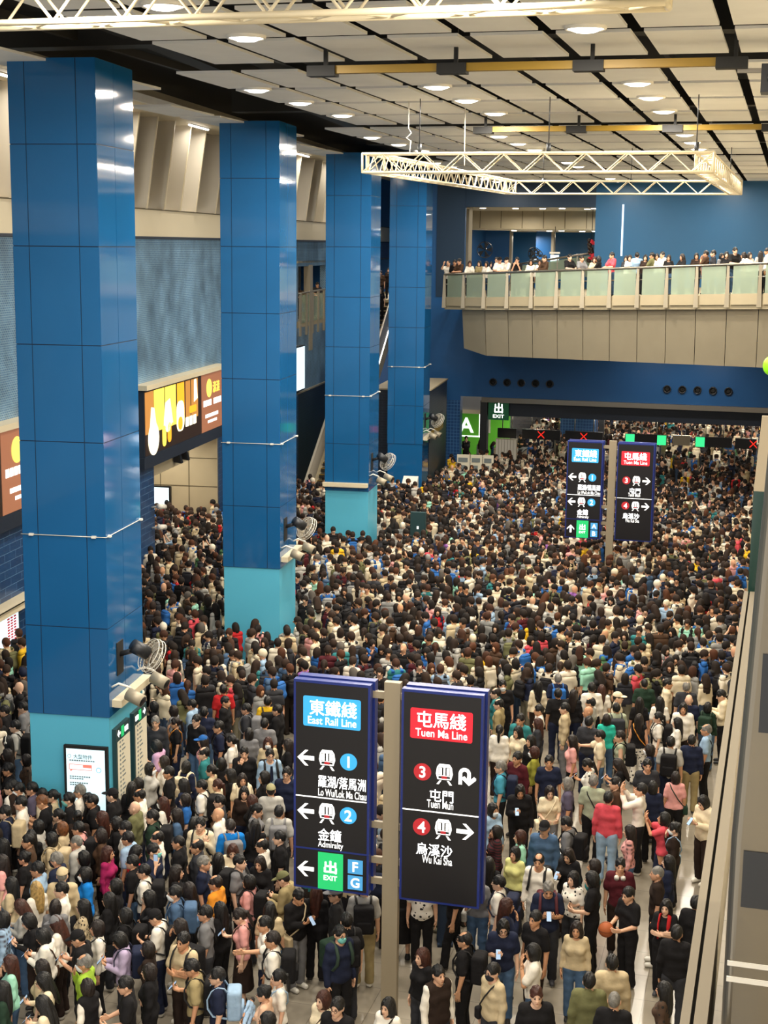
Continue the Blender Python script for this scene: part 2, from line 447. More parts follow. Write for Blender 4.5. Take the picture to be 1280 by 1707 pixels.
# ducts and rails up in the dark void
for k in range(-3, 5):
    y = cy0 + k * BAY - 0.45
    b.box((-14.5, y - 0.25, 14.9), (14, y + 0.25, 15.5), 'beam_black')
for x in np.arange(-12.5, 2.6, 2.5): b.box((x - 0.05, -6, 15.0), (x + 0.05, 72, 15.15), 'beam_black')
wbox(b, -25, 48, 0.1, 0.5, 15.0, 15.4, 'beam_black')
b.build('ceiling', kind='structure')

# ---- left wall: mosaic upper wall, painted band, brick-tiled lower wall
b = MB()
T = -6.7
wbox(b, -30, 43.5, T - 0.3, T, 4.4, 11.68, 'mosaic_blue')
wbox(b, 43.5, 49.6, T - 0.3, T, 10.45, 11.68, 'mosaic_blue'); wbox(b, 43.5, 49.6, T - 0.3, T, 4.54, 7.6, 'mosaic_blue')
wbox(b, 49.6, 53, T - 0.3, T, 4.54, 11.68, 'mosaic_blue')
wbox(b, 53, 69, T - 0.3, T, 10.6, 11.68, 'brick_blue')
wbox(b, -30, 22.4, T - 0.3, T, 0, 4.4, 'brick_blue'); wbox(b, 29.95, 43.5, T - 0.3, T, 0, 4.4, 'brick_blue')
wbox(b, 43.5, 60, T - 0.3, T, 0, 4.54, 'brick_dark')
b.build('wall_left', kind='structure')
b = MB()
wbox(b, -30, 69, T - 0.3, T + 0.04, 11.68, 12.55, 'cream_paint')
wbox(b, -30, 69, T - 0.02, T + 0.07, 11.60, 11.68, 'dark_band')
wbox(b, -30, 69, T - 0.9, T - 0.85, 12.5, 16.6, 'beige_panel')
wbox(b, -30, 69, T, T + 1.75, 15.42, 15.55, 'cream_paint'); wbox(b, -30, 69, T + 1.68, T + 1.78, 15.40, 15.62, 'panel_white')
wbox(b, -30, 69, T + 0.02, T + 0.06, 12.53, 12.57, 'beige_joint')
b.build('trim_1', kind='structure')
b = MB(); wbox(b, -30, 60, T - 0.05, T + 0.05, 4.50, 4.58, 'steel_matte'); b.build('trim_2', kind='structure')

# leaning louvre fins above the band, one screen per bay
for k, (s0, lab) in enumerate(((2, 'tall beige leaning fins above the mosaic wall left of nearest column'),
                               (14, 'tall beige leaning fins above the mosaic wall between first two columns'),
                               (29, 'beige leaning fins above the wall between second and third columns'),
                               (44, 'small distant beige leaning fins between third and fourth columns'))):
    t = thing('louvre_screen', lab, 'louvre', wf(s0, T, 12.56), WR, 'louvre screens along the left wall')
    fin_me = None
    for i in range(8 if k else 7):
        y = i * 1.76 + 0.55 + (0.2 if k == 1 else 0)
        if fin_me is None:
            f = MB(); f.hexa([(-0.85, 0, 0), (0.10, 0, 0), (0.10, 0.05, 0), (-0.85, 0.05, 0),
                              (-0.85, 0, 2.86), (0.52, 0, 2.86), (0.52, 0.05, 2.86), (-0.85, 0.05, 2.86)], 'fin_beige'); fin_me = f.mesh('fin')
            g = MB(); g.hexa([(0.10, -0.015, 0), (0.13, -0.015, 0), (0.13, 0.065, 0), (0.10, 0.065, 0),
                              (0.52, -0.015, 2.86), (0.55, -0.015, 2.86), (0.55, 0.065, 2.86), (0.52, 0.065, 2.86)], 'cream_paint'); ed_me = g.mesh('edge_strip')
        o = link('fin', fin_me, t); o.location = (0, y, 0); link('edge_strip', ed_me, o)
for u, l in ((9.5, 'left of the nearest column'), (24.4, 'between the first two columns'), (40.2, 'between the second and third columns'), (53.8, 'between the third and fourth columns')):
    t = thing('tube_lamp', 'bright fluorescent tube under the fin soffit ' + l, 'lamp', wf(u, T + 0.75, 15.42), WR, 'tube lamps along the fin soffit')
    f = MB(); f.box((-0.05, -0.05, -0.03), (0.05, 2.25, 0), 'white_plastic'); f.build('housing', t)
    f = MB(); f.tube([(0, 0, -0.05), (0, 2.2, -0.05)], 0.03, 'tube_light'); f.build('tube', t)

# ---- passage under the second lightbox
b = MB()
wbox(b, 22.4, 29.95, T - 3.6, T - 3.4, 0, 4.4, 'beige_panel'); wbox(b, 29.9, 30.1, T - 3.5, T, 0, 4.4, 'beige_panel')
wbox(b, 22.2, 22.4, T - 3.5, T - 0.3, 0, 4.4, 'beige_panel'); wbox(b, 22.3, 30, T - 3.5, T, 4.35, 4.5, 'cream_paint')
wbox(b, 22.4, 27.76, T - .8, T - .5, 3.52, 4.4, 'cream_paint')
for z in (1.1, 2.2, 3.3):
    wbox(b, 22.4, 29.9, T - 3.41, T - 3.39, z, z + 0.025, 'beige_joint'); wbox(b, 29.88, 29.905, T - 3.4, T, z, z + 0.025, 'beige_joint')
for u in (24.0, 25.6, 27.2, 28.8): wbox(b, u, u + 0.025, T - 3.41, T - 3.39, 0, 4.4, 'beige_joint')
for v in (-1.15, -2.3): wbox(b, 29.88, 29.905, T + v, T + v + 0.025, 0, 4.4, 'beige_joint')
b.build('wall_passage', kind='structure')
t = thing('advertisement', 'glowing white advertising panel inside the passage under the lightbox', 'advert', wf(29.88, -9.75, 0.25), WR)
f = MB(); f.box((0, -.08, 0), (1.2, 0, 1.92), 'dark_plastic'); f.build('frame', t)
f = MB(); f.box((.06, -.09, .06), (1.12, -.08, 1.86), 'sign_softwhite'); f.build('panel', t)
for i, u in enumerate((25.95, 26.75)):
    t = thing('loudspeaker', 'small dark wall loudspeaker under the lightbox, ' + ('left one' if i == 0 else 'right one') + ' of two', 'speaker', wf(u, T - .5 + .04, 3.72), WR, 'speakers over the passage')
    f = MB(); f.hexa([(0, 0, 0), (0.28, 0.04, -0.05), (0.28, 0.26, -0.05), (0, 0.3, 0), (0, 0, 0.42), (0.16, 0.04, 0.42), (0.16, 0.26, 0.42), (0, 0.3, 0.42)], 'dark_plastic'); f.build('cabinet', t)
    f = MB(); f.tube([(-0.03, 0.15, 0.2), (0.02, 0.15, 0.2)], 0.05, 'steel'); f.build('bracket', t)
# cameras on the tiled pier beside the passage
for i, z in enumerate((2.75, 2.05)):
    t = thing('security_camera', ('upper' if i == 0 else 'lower') + ' white security camera on the tiled pier by the passage', 'camera', wf(22.1, T, z), WR, 'cameras on the tiled pier')
    f = MB(); f.tube([(0.0, 0, 0), (0.3, 0, 0.05)], 0.035, 'white_plastic'); f.build('arm', t)
    f = MB(); f.tube([(0.28, -0.1, 0.06), (0.34, 0.34, -0.02)], 0.09, 'white_plastic', 12); f.build('body', t)
    f = MB(); f.tube([(0.34, 0.34, -0.02), (0.342, 0.36, -0.024)], 0.07, 'dark_plastic', 12); f.build('lens', t)

# ---- advertising lightboxes
def lightbox(u0, u1, lab, food):
    t = thing('advertising_lightbox', lab, 'advert', wf(u0, T, 4.62), WR, 'lightboxes on the left wall')
    W = u1 - u0
    f = MB(); f.box((0, 0, 0.02), (0.32, W, 2.2), 'dark_band'); f.box((0, -0.1, 2.2), (0.46, W + 0.1, 2.36), 'cream_paint')
    f.box((0, -0.1, -0.36), (0.34, W + 0.1, 0.02), 'dark_band'); f.build('frame', t)
    F = lambda y0, y1, z0, z1: (y0, y1, z0, z1)
    p = MB(); bx = W - 2.95
    p.box((0.32, bx, 0.06), (0.335, W - 0.06, 2.16), 'ad_brown'); brown = p.build('brown_panel', t)
    q = MB()
    for i in range(3): q.box((0.32, 0.05, 0.06), (0.33, bx - 0.02, 2.16), 'ad_black') if i == 0 else None
    if food:
        def yz(pts, x0, x1, m): q.prism([(a, c) for a, c in pts], x0, x1, m, fr=lambda a, y, c: (y, a, c))
        for y, w, m in ((0.05, .85, 'ad_wood'), (0.95, 1.05, 'ad_yellow'), (2.1, 1.15, 'ad_yellow'), (3.4, .8, 'ad_orange'), (4.35, .55, 'ad_wood'), (5.0, .8, 'ad_wood')):
            yz([(y, .75), (y + w, .75), (y + w, 2.12), (y, 2.12)], .33, .336, m)
        yz(disc(0.85, .55, .55), .336, .342, 'ad_cream'); yz([(0.45, .8), (1.2, .8), (.95, 1.55), (.65, 1.6)], .336, .342, 'ad_cream')
        yz(disc(2.35, 1.0, .42), .336, .342, 'ad_cream'); yz(rrect(1.75, .15, 2.15, .85, .18), .336, .342, 'ad_yellow'); yz(rrect(2.3, .22, 2.7, .9, .18), .336, .342, 'ad_orange')
        yz([(1.9, .85), (2.9, .85), (2.6, 1.7), (2.1, 1.6)], .336, .341, 'ad_cream')
        yz(rrect(3.3, .45, 4.15, 1.5, .3), .336, .342, 'ad_cream'); yz(rrect(3.45, .5, 3.95, .95, .2), .342, .345, 'ad_orange')
        yz(rrect(4.75, .95, 5.6, 1.2, .1), .336, .342, 'ad_orange'); yz([(5.3, 1.3), (5.75, 1.4), (5.6, 2.1), (5.35, 2.1)], .336, .342, 'ad_cream')
        for y in (4.3, 4.75, 5.2): yz(rrect(y, .52, y + .36, .85, .04), .336, .342, 'ad_cream')
    q.build('food_picture', t)
    g = MB()
    def yzg(pts, m, d=0.345): g.prism(pts, .335, d, m, fr=lambda a, y, c: (y, a, c))
    yzg(disc(bx + .95, 1.62, .34, 28), 'ad_logo')
    g.build('round_emblem', brown)
    for body, y, z, h, m in (('滾滾', bx + 1.42, 1.4, .42, 'ad_logo'),):
        o = textmesh('lettering', body, height=h, m=m, bold=.01, parent=brown, pos=(.34, y, z), rot=(PI / 2, 0, PI / 2))
    for y0, z0, h, n_, w in ((.22, .98, .22, 4, .26), (1.5, .98, .22, 4, .26), (.45, .55, .13, 11, .15), (.75, .34, .1, 9, .13)):
        g = MB()
        for i in range(n_):
            yy = bx + y0 + i * w
            g.prism([(yy, z0), (yy + w * .8, z0), (yy + w * .8, z0 + h), (yy, z0 + h)], .335, .342, 'sign_white', fr=lambda a, y, c: (y, a, c))
        g.build('text_line', brown)
lightbox(21.0 - 0.4, 29.8, 'lit food advertisement lightbox between the first and second columns', True)
lightbox(3.9, 12.7, 'lit brown advertisement lightbox at the far left edge, behind nearest column', False)

# framed map notice low on the left wall at the edge of the photo
t = thing('wall_notice', 'cream map notice under a steel hood on the far left wall', 'notice', wf(8.6, T, 0.75), WR)
f = MB(); f.box((0, 0, 0), (0.06, 2.55, 1.4), 'notice_header'); f.build('frame', t)
f = MB(); f.box((0.06, 0.08, 0.08), (0.07, 2.45, 1.3), 'sign_softwhite')
for j in range(3):
    for i in range(14): f.box((0.07, 1.75 + j * .2, 1.2 - i * .075), (0.074, 1.75 + j * .2 + .14, 1.2 - i * .075 + .045), 'sign_darkred')
f.build('paper', t)
f = MB(); f.box((0, -.1, 1.48), (0.5, 3.0, 1.54), 'cream_paint'); f.box((0.44, -.1, 1.38), (0.5, 3.0, 1.54), 'cream_paint'); f.build('hood', t)

# glowing vertical ad on the wall by the escalator
t = thing('advertisement', 'tall white-lit advertising panel on the wall behind second column', 'advert', wf(42.2, T, 4.7), WR)
f = MB(); f.box((0, 0, 0), (0.22, 1.75, 2.1), 'dark_plastic'); f.build('frame', t)
f = MB(); f.box((0.22, 0.06, 0.06), (0.235, 1.69, 2.04), 'sign_softwhite'); f.build('panel', t)

# ---- upper deck behind the left wall
b = MB()
wbox(b, 43.2, 53.8, T - 6, T - 0.0, 7.6, 7.9, 'beige_panel'); wbox(b, 53.8, 68, T - 6, T + 3.1, 8.35, 8.6, 'beige_panel')
wbox(b, 43.2, 72, T - 6.2, T - 6, 7.6, 12, 'beige_panel'); wbox(b, 43.2, 72, T - 6, T, 10.6, 10.7, 'cream_paint')
wbox(b, 44.6, 46.0, T - 5.9, T - 5.8, 7.6, 10.4, 'blue_upper'); wbox(b, 43.0, 43.2, T - 6, T - 0.3, 7.35, 11, 'beige_panel')
wbox(b, 50.3, 51.2, T - 4.2, T - 3.4, 7.6, 10.6, 'steel_matte')
b.build('floor_upper', kind='structure')
b = MB(); wbox(b, 45.75, 46.35, T - .25, T + .06, 6.4, 10.5, 'steel_matte'); b.build('wall_post', kind='structure')
t = thing('deck_railing', 'steel railing with upright glass strips on upper deck behind second column', 'railing', wf(43.5, T + .02, 7.7), WR)
f = MB(); f.tube([(0, 0, 1.5), (0, 6.0, 1.55)], .045, 'steel'); f.build('handrail', t)
pm = MB(); pm.box((-.03, 0, -.5), (.05, .26, 1.5), 'steel_matte'); pm = pm.mesh('post')
for i in range(5): o = link('post', pm, t); o.location = (0, .2 + i * 1.3, 0)
gm = MB(); gm.box((-.01, 0, .1), (.01, .9, 1.4), 'frosted_glass'); gm = gm.mesh('glass_panel')
for i in range(4): o = link('glass_panel', gm, t); o.location = (0, .53 + i * 1.3, 0)

# ---- escalator up to the deck, between the third and fourth columns
t = thing('escalator', 'steel escalator climbing behind the third column to upper deck', 'escalator', wf(38.3, -5.25, 0), WR)
SL = .543; run = 15.85
def sl(y, dz=0.0): return (y * SL + dz)
f = MB()
f.hexa([(0, 0.6, 0.02), (1.55, 0.6, 0.02), (1.55, run, sl(run, -.95)), (0, run, sl(run, -.95)), (0, 0.1, .06), (1.55, 0.1, .06), (1.55, run, sl(run, .05)), (0, run, sl(run, .05))], 'beige_panel')
f.build('truss_cladding', t)
f = MB()
for i in range(38):
    y = .2 + i * .405; f.box((.32, y, sl(y) + .06), (1.33, y + .41, sl(y) + .24), 'escalator_dark'); f.box((.32, y - .01, sl(y) + .22), (1.33, y + .03, sl(y) + .245), 'yellow_pipe')
f.build('steps', t)
for x in (0.12, 1.44):
    f = MB(); f.hexa([(x - .09, -.5, .05), (x + .09, -.5, .05), (x + .09, run, sl(run, .1)), (x - .09, run, sl(run, .1)), (x - .05, -.6, .95), (x + .05, -.6, .95), (x + .05, run, sl(run, 1.1)), (x - .05, run, sl(run, 1.1))], 'satin_steel'); bl = f.build('balustrade', t)
    f = MB(); f.tube([(x, -.7, .5), (x, -.6, .98), (x, .2, 1.15), (x, run, sl(run, 1.14))], .05, 'steel'); f.build('handrail', bl)
    f = MB(); f.tube([(x + (.09 if x > 1 else -.0), 0, .12), (x + (.09 if x > 1 else -.0), run, sl(run, .12))], .03, 'tube_light' if x > 1 else 'steel'); f.build('skirt_light', bl)

# wall block behind the fourth column with a yellow stripe
b = MB()
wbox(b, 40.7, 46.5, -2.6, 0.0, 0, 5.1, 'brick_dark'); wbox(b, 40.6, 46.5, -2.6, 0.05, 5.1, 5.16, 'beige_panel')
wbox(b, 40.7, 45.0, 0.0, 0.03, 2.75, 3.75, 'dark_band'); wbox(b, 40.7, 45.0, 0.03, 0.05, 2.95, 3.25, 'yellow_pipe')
b.build('wall_block', kind='structure')

# ---- end wall with the low opening to the ticket gates
YE = 72.0
b = MB()
b.box((-17.0, YE, 0), (-15.65, YE + .5, 14.6), 'blue_wall'); b.box((-15.65, YE, 4.12), (2.5, YE + .5, 9.0), 'blue_wall')
b.box((-9.26, YE, 9.0), (2.5, YE + .5, 14.6), 'blue_upper'); b.box((-15.65, YE, 13.36), (-9.26, YE + .5, 14.6), 'blue_dark')
b.box((-16.9, YE - .04, 0), (-15.65, YE, 3.9), 'grid_blue')
b.box((-17.0, YE - .05, 9.0), (-15.6, YE, 14.5), 'blue_dark')
b.box((-17.0, YE + .3, 14.6), (14.2, YE + .8, 16.8), 'void_black'); 
b.build('wall_end', kind='structure')
b = MB(); b.box((-17.3, YE, 0), (-17.0, 92, 16.8), 'blue_wall'); b.build('wall_stair_side', kind='structure')
b = MB(); b.box((-34, 92, 0), (-17, 92.4, 16.8), 'blue_wall'); b.box((-31, 60, 12.6), (-30.6, 92, 16.8), 'void_black'); b.build('wall_stair_back', kind='structure')
b = MB(); b.box((-14.55, YE - .22, 3.88), (2.5, YE + .1, 4.12), 'steel'); b.build('trim_3', kind='structure')
b = MB(); b.box((-14.55, YE + .15, 3.2), (2.5, YE + .6, 3.95), 'dark_band'); b.build('trim_4', kind='structure')
b = MB(); b.box((-14.6, YE - .2, 0), (-14.25, YE + .25, 3.95), 'dark_steel'); b.build('trim_5', kind='structure')
# white slit line on the upper wall
b = MB(); b.box((-8.0, YE - .05, 11.1), (-7.92, YE, 13.5), 'sign_softwhite'); b.build('trim_6', kind='structure')
# hall beyond the gates
b = MB(); b.box((-18.5, YE + .5, 3.2), (3, 104, 3.4), 'cream_paint'); b.build('ceiling_gate_hall', kind='structure')
b = MB(); b.box((-34, 103.5, 0), (3, 104, 3.3), 'blue_dark'); b.build('wall_far', kind='structure')
b = MB(); b.box((-11.8, 80, 0), (-9.9, 81.2, 3.3), 'grid_blue'); b.box((-9.75, 80.2, 0), (-9.45, 80.5, 3.3), 'dark_steel'); b.build('wall_pier', kind='structure')
t = thing('wall_panel', 'green exit wall with a white letter A behind the steel post', 'sign', (-17.6, 76.6, 0), 0)
f = MB(); f.box((-1.4, 0, 0), (3.6, .3, 3.3), 'wall_green'); f.build('green_wall', t)
f = MB()
for a in ((.55, 2.05, 1.50, 1.57), (.55, .62, 1.50, 2.85), (1.98, 2.05, 1.50, 2.85)): f.box((a[0], -.02, a[2]), (a[1], 0, a[3]), 'sign_white')
for z in (.45, .9): f.box((-1.3, -.02, z), (1.2, 0, z + .05), 'sign_white')
f.build('white_line', t)
textmesh('letter', 'A', height=.8, m='sign_white', bold=.02, parent=t, pos=(1.3, -.02, 1.72), align='c')
f = MB(); f.box((2.35, -.05, 1.75), (2.6, 0, 2.5), 'white_plastic'); f.build('notice', t)
t = thing('exit_sign', 'green exit sign with white emblem hanging beside the steel post', 'sign', (-14.2, YE - .16, 3.02), 0)
f = MB(); f.box((0, 0, 0), (1.02, .1, .98), 'exit_green'); f.build('panel', t)
textmesh('lettering', '出', height=.5, m='sign_white', bold=.025, parent=t, pos=(.52, -.005, .34), align='c')
textmesh('lettering', 'EXIT', width=.56, height=.17, m='sign_white', bold=.02, parent=t, pos=(.52, -.005, .1), align='c')

# gantry boards over the ticket gates
def gantry(x0, x1, lab, marks):
    YB = 74.6; k = YB / 76.0
    t = thing('gate_board', lab, 'sign', (x0 * k, YB, 1.78), 0, 'boards above the ticket gates'); w = (x1 - x0) * k
    f = MB(); f.box((0, 0, 0), (w, .16, .5), 'sign_black'); f.build('board', t)
    for fx in (.25, .75):
        f = MB(); f.tube([(w * fx, .08, .5), (w * fx, .08, 1.42)], .025, 'steel'); f.build('hanger', t)
    for kind, fx in marks:
        f = MB(); c = w * fx
        if kind == 'x':
            for s in (1, -1): f.prism([(c - .17, .25 - s * .17 - .03), (c - .17, .25 - s * .17 + .03), (c + .17, .25 + s * .17 + .03), (c + .17, .25 + s * .17 - .03)], -.01, 0, 'red_lamp')
            f.build('red_cross', t)
        else:
            f.box((c - .22, -.02, .0), (c + .22, 0, .48), 'green_lamp'); f.build('green_light', t)
gantry(-14.5, -13.5, 'blank black board over the gates beside the steel post', [])
gantry(-13.2, -11.2, 'black gate board with red cross right of the blank board', [('x', .5)])
gantry(-10.95, -9.0, 'black gate board with red cross above the far cyan sign', [('x', .5)])
gantry(-7.85, -5.75, 'black gate board with two green lights above the far red sign', [('g', .12), ('g', .88)])
gantry(-4.25, -2.5, 'black gate board with one green light at its left end', [('g', .1)])
gantry(-2.35, -1.3, 'black gate board with red cross at the right edge', [('x', .85)])
t = thing('gate_board', 'blank silver board between the green-lit gate boards', 'sign', (-5.35, 74.6, 1.8), 0, 'boards above the ticket gates')
f = MB(); f.box((0, 0, 0), (.85, .16, .5), 'steel_matte'); f.build('board', t); f = MB(); f.tube([(.42, .08, .5), (.42, .08, 1.4)], .025, 'steel'); f.build('hanger', t)
for x, lab in ((-14.2, 'small green lit exit sign hanging beyond the left gates'), (-1.9, 'small green lit exit sign hanging beyond the right gates')):
    t = thing('hanging_sign', lab, 'sign', (x, 78, 2.55), 0, 'green lit signs beyond the gates')
    f = MB(); f.box((0, 0, 0), (1.1, .1, .22), 'green_lamp'); f.build('lit_panel', t); f = MB(); f.tube([(.55, .05, .2), (.55, .05, .65)], .02, 'steel'); f.build('hanger', t)
# a row of ticket gates
gm = MB(); gm.box((-.15, -.9, 0), (.15, .9, .95), 'steel_matte'); gm.box((-.16, -.92, .95), (.16, .92, 1.02), 'dark_steel'); gm = gm.mesh('body')
tm = MB(); tm.box((-.12, -.85, 1.02), (.12, -.5, 1.12), 'dark_plastic'); tm = tm.mesh('card_reader')
for i in range(9):
    t = thing('ticket_gate', 'steel ticket gate number %s from the left under the gate boards' % ['one', 'two', 'three', 'four', 'five', 'six', 'seven', 'eight', 'nine'][i], 'gate', (-13.2 + i * 1.35, 76.2, 0), 0, 'ticket gates')
    link('body', gm, t); link('card_reader', tm, t)
# service counter beside the fourth column
t = thing('service_counter', 'grey green service counter with posters beside the fourth column', 'counter', (-15.35, 66.6, 0), 0.06)
f = MB(); f.box((0, 0, 0), (2.1, .7, 1.1), 'counter_green'); f.box((-.05, -.05, 1.1), (2.15, .75, 1.16), 'beige_panel'); f.build('desk', t)
for x, w in ((.75, .6), (1.38, .55), (1.96, .5)):
    f = MB(); f.box((x, .05, 1.16), (x + w, .08, 1.95), 'notice_paper'); f.box((x + .06, .03, 1.6), (x + w - .1, .05, 1.8), 'ink_grey'); f.box((x + .06, .03, 1.25), (x + w - .2, .05, 1.45), 'ink_grey'); f.build('poster', t)
t = thing('barrier_panel', 'white ribbed barrier panel right of the steel post', 'barrier', (-14.0, 73.0, 0), 0)
f = MB()
for i in range(7): f.box((i * .15, 0, .5), (i * .15 + .13, .05, 1.9), 'white_plastic')
f.build('slats', t); f = MB(); f.box((-.02, .05, 0), (1.07, .1, 1.95), 'steel_matte'); f.build('frame', t)
t = thing('kiosk', 'white kiosk cabinet standing in front of the fourth column', 'kiosk', wf(37.8, -.75, 0), WR)
f = MB(); f.hexa([(0, 0, 0), (.65, 0, 0), (.65, .5, 0), (0, .5, 0), (0, 0, 1.35), (.65, 0, 1.35), (.65, .5, 1.6), (0, .5, 1.6)], 'white_plastic'); f.build('cabinet', t)
f = MB(); f.box((.1, -.02, .9), (.55, 0, 1.2), 'dark_plastic'); f.build('screen', t)
t = thing('information_pillar', 'dark green information pillar right of the third column', 'pillar', wf(26.8, 1.35, 0), WR)
f = MB(); f.box((0, 0, 0), (.55, .18, 2.1), 'notice_header'); f.build('slab', t); f = MB(); f.box((.24, -.02, 1.5), (.3, 0, 1.6), 'sign_white'); f.build('mark', t)

# ---- air nozzles in the end wall
nm = MB(); nm.lathe([(.17, -.10), (.19, -.10), (.19, 0), (.13, 0), (.13, -.10), (.17, -.10)], 'dark_steel', axis='y', seg=18); nm = nm.mesh('ring')
im = MB(); im.lathe([(.001, -.03), (.07, -.06), (.13, -.02)], 'rubber', axis='y', seg=16); im = im.mesh('jet')
ordn = ['first', 'second', 'third', 'fourth', 'fifth']
for g, (xa, xb, za, side) in enumerate(((-14.02, -11.2, 4.88, 'left'), (-5.53, -2.66, 4.83, 'right'))):
    for i in range(5):
        t = thing('air_nozzle', '%s round black air nozzle of the %s row on blue wall' % (ordn[i], side), 'vent', (xa + (xb - xa) * i / 4, YE, za), 0, 'round air nozzles on the end wall')
        link('ring', nm, t); link('jet', im, t)

# ---- balcony: sloping deck, beige haunch, rail
def bal(x):                                   # front edge: depth and deck heights against x
    t = (x + 15.4) / 16.0
    return 65.9 - 10.3 * t + 1.2 * math.exp(-((x + 15.6) / 1.6) ** 2), 8.72 + .80 * t, 10.17 + .88 * t
XS = [-15.45 + i * 1.19 for i in range(15)]
b = MB()
for i in range(14):
    x0, x1 = XS[i], XS[i + 1]
    (ya, za, ra), (yb, zb, rb) = bal(x0), bal(x1)
    b.hexa([(x0, ya + .06, za - .12), (x1, yb + .06, zb - .12), (x1, YE, zb - .12), (x0, YE, za - .12), (x0, ya + .06, za + .40), (x1, yb + .06, zb + .40), (x1, YE, zb + .40), (x0, YE, za + .40)], 'beige_panel')
b.build('floor_balcony', kind='structure')
b = MB()
for i in range(1, 14):
    x0, x1 = XS[i] + (.012 if i > 1 else -.15), XS[i + 1] - .012
    (ya, za, _), (yb, zb, _) = bal(x0), bal(x1)
    q0, q1 = za - 2.15 - .2 * (x0 + 15.4) / 16, zb - 2.15 - .2 * (x1 + 15.4) / 16
    if i == 1: q0 += .25
    b.hexa([(x0, ya + .85, q0), (x1, yb + .85, q1), (x1, yb + 1.05, q1), (x0, ya + 1.05, q0),
            (x0, ya + .3, za - .1), (x1, yb + .3, zb - .1), (x1, yb + .6, zb - .1), (x0, ya + .6, za - .1)], 'fascia_panel')
    b.hexa([(x0, ya + .9, q0), (x1 + .03, yb + .9, q1), (x1 + .03, YE, q1), (x0, YE, q0), (x0, ya + .9, q0 + .1), (x1 + .03, yb + .9, q1 + .1), (x1 + .03, YE, q1 + .1), (x0, YE, q0 + .1)], 'fascia_panel')
b.build('wall_haunch', kind='structure')
t = thing('balcony_railing', 'frosted glass balcony railing with steel posts below the blue wall', 'railing', (0, 0, 0))
for i in range(15):
    x = XS[i]; y, z, r = bal(x)
    f = MB(); f.hexa([(x - .09, y - .1, z - .05), (x + .09, y - .1, z - .05), (x + .09, y + .02, z - .05), (x - .09, y + .02, z - .05),
                      (x - .045, y - .06, r), (x + .045, y - .06, r), (x + .045, y, r), (x - .045, y, r)], 'steel_matte'); f.build('post', t)
for i in range(14):
    x0, x1 = XS[i], XS[i + 1]; (ya, za, ra), (yb, zb, rb) = bal(x0), bal(x1)
    def seg(xa, xb, k0, k1, m, th, nm_):
        ta, tb = (xa - x0) / (x1 - x0), (xb - x0) / (x1 - x0); P = []
        for k in (k0, k1):
            for tt, dy in ((ta, 0), (tb, 0), (tb, th), (ta, th)):
                P.append((x0 + (x1 - x0) * tt, ya + (yb - ya) * tt - .04 + dy, (za + (ra - za) * k) * (1 - tt) + (zb + (rb - zb) * k) * tt))
        f = MB(); f.hexa(P, m); f.build(nm_, t)
    seg(x0 + .19, x1 - .08, .30, .985, 'frosted_glass', .02, 'glass_panel')
    seg(x0 + .14, x1 - .08, .03, .30, 'beige_panel', .05, 'base_panel')
f = MB(); f.tube([(x, bal(x)[0] - .03, bal(x)[2] + .02) for x in XS], .05, 'steel', 8); f.build('handrail', t)
f = MB(); f.tube([(x, bal(x)[0] + .06, bal(x)[1] + (bal(x)[2] - bal(x)[1]) * .7) for x in XS], .025, 'steel', 6); f.build('mid_rail', t)
f = MB(); f.tube([(-15.45, bal(-15.45)[0], bal(-15.45)[2]), (-15.5, 69, bal(-15.45)[2]), (-15.5, 71.9, bal(-15.45)[2])], .05, 'steel'); f.build('end_rail', t)

# ---- lobby behind the balcony seen through the upper opening
b = MB(); b.box((-17, YE + .5, 8.8), (2.5, 92, 9.0), 'beige_panel'); b.build('floor_lobby', kind='structure')
b = MB(); b.box((-17, YE + .5, 13.36), (-7, 80, 13.6), 'cream_paint')
b.box((-17, 79.9, 12.4), (-7, 80.1, 13.5), 'beige_panel')
for i in range(8): b.box((-16.5 + i * 1.15, 79.88, 12.45), (-16.47 + i * 1.15, 79.9, 13.4), 'beige_joint')
b.box((-17, 80, 12.35), (-7, 92, 12.5), 'cream_paint'); b.build('ceiling_lobby', kind='structure')
b = MB(); b.box((-17, 91, 9), (-7, 91.4, 12.6), 'blue_upper'); b.box((-9.3, YE + .5, 9), (-9.0, 91, 13.5), 'blue_upper')
for x, y, w, m in ((-16.4, 76, 1.3, 'blue_wall'), (-15.6, 84, 1.6, 'blue_wall'), (-13.7, 87, .9, 'blue_wall')):
    b.box((x - w, y, 9), (x, y + .3, 13.4), m); b.box((x, y - .06, 9), (x + .14, y + .3, 13.4), 'steel_matte')
b.box((-15.5, YE + .45, 9), (-15.35, YE + .55, 13.4), 'steel_matte')
b.build('wall_lobby', kind='structure')
lm = MB(); lm.lathe([(.001, 0), (.14, 0), (.16, .02), (.16, .05)], 'lamp_disc', seg=16); lm = lm.mesh('diffuser')
lob = [(-15.2, 74.3, 13.34), (-13.6, 74.6, 13.34), (-12.3, 75, 13.34), (-11.2, 74.2, 13.34), (-10.1, 75.3, 13.34), (-9.6, 74.1, 13.34), (-15.0, 82, 12.33), (-13.2, 83, 12.33), (-12.3, 81.5, 12.33), (-11.4, 83.2, 12.33), (-10.6, 82.2, 12.33)]
for i, (x, y, z) in enumerate(lob):
    t = thing('ceiling_light', ('front' if y < 80 else 'back') + ' row lobby downlight above the balcony, %s from left' % (ordn + ['sixth'])[i if y < 80 else i - 6], 'lamp', (x, y, z), 0, 'lobby downlights')
    link('diffuser', lm, t)
t = thing('guard_rail', 'glass guard rail climbing in the lobby behind the balcony', 'railing', (0, 0, 0))
f = MB(); f.tube([(-13.6, 76, 10.6), (-9.4, 74.4, 11.25)], .05, 'steel'); f.build('handrail', t)
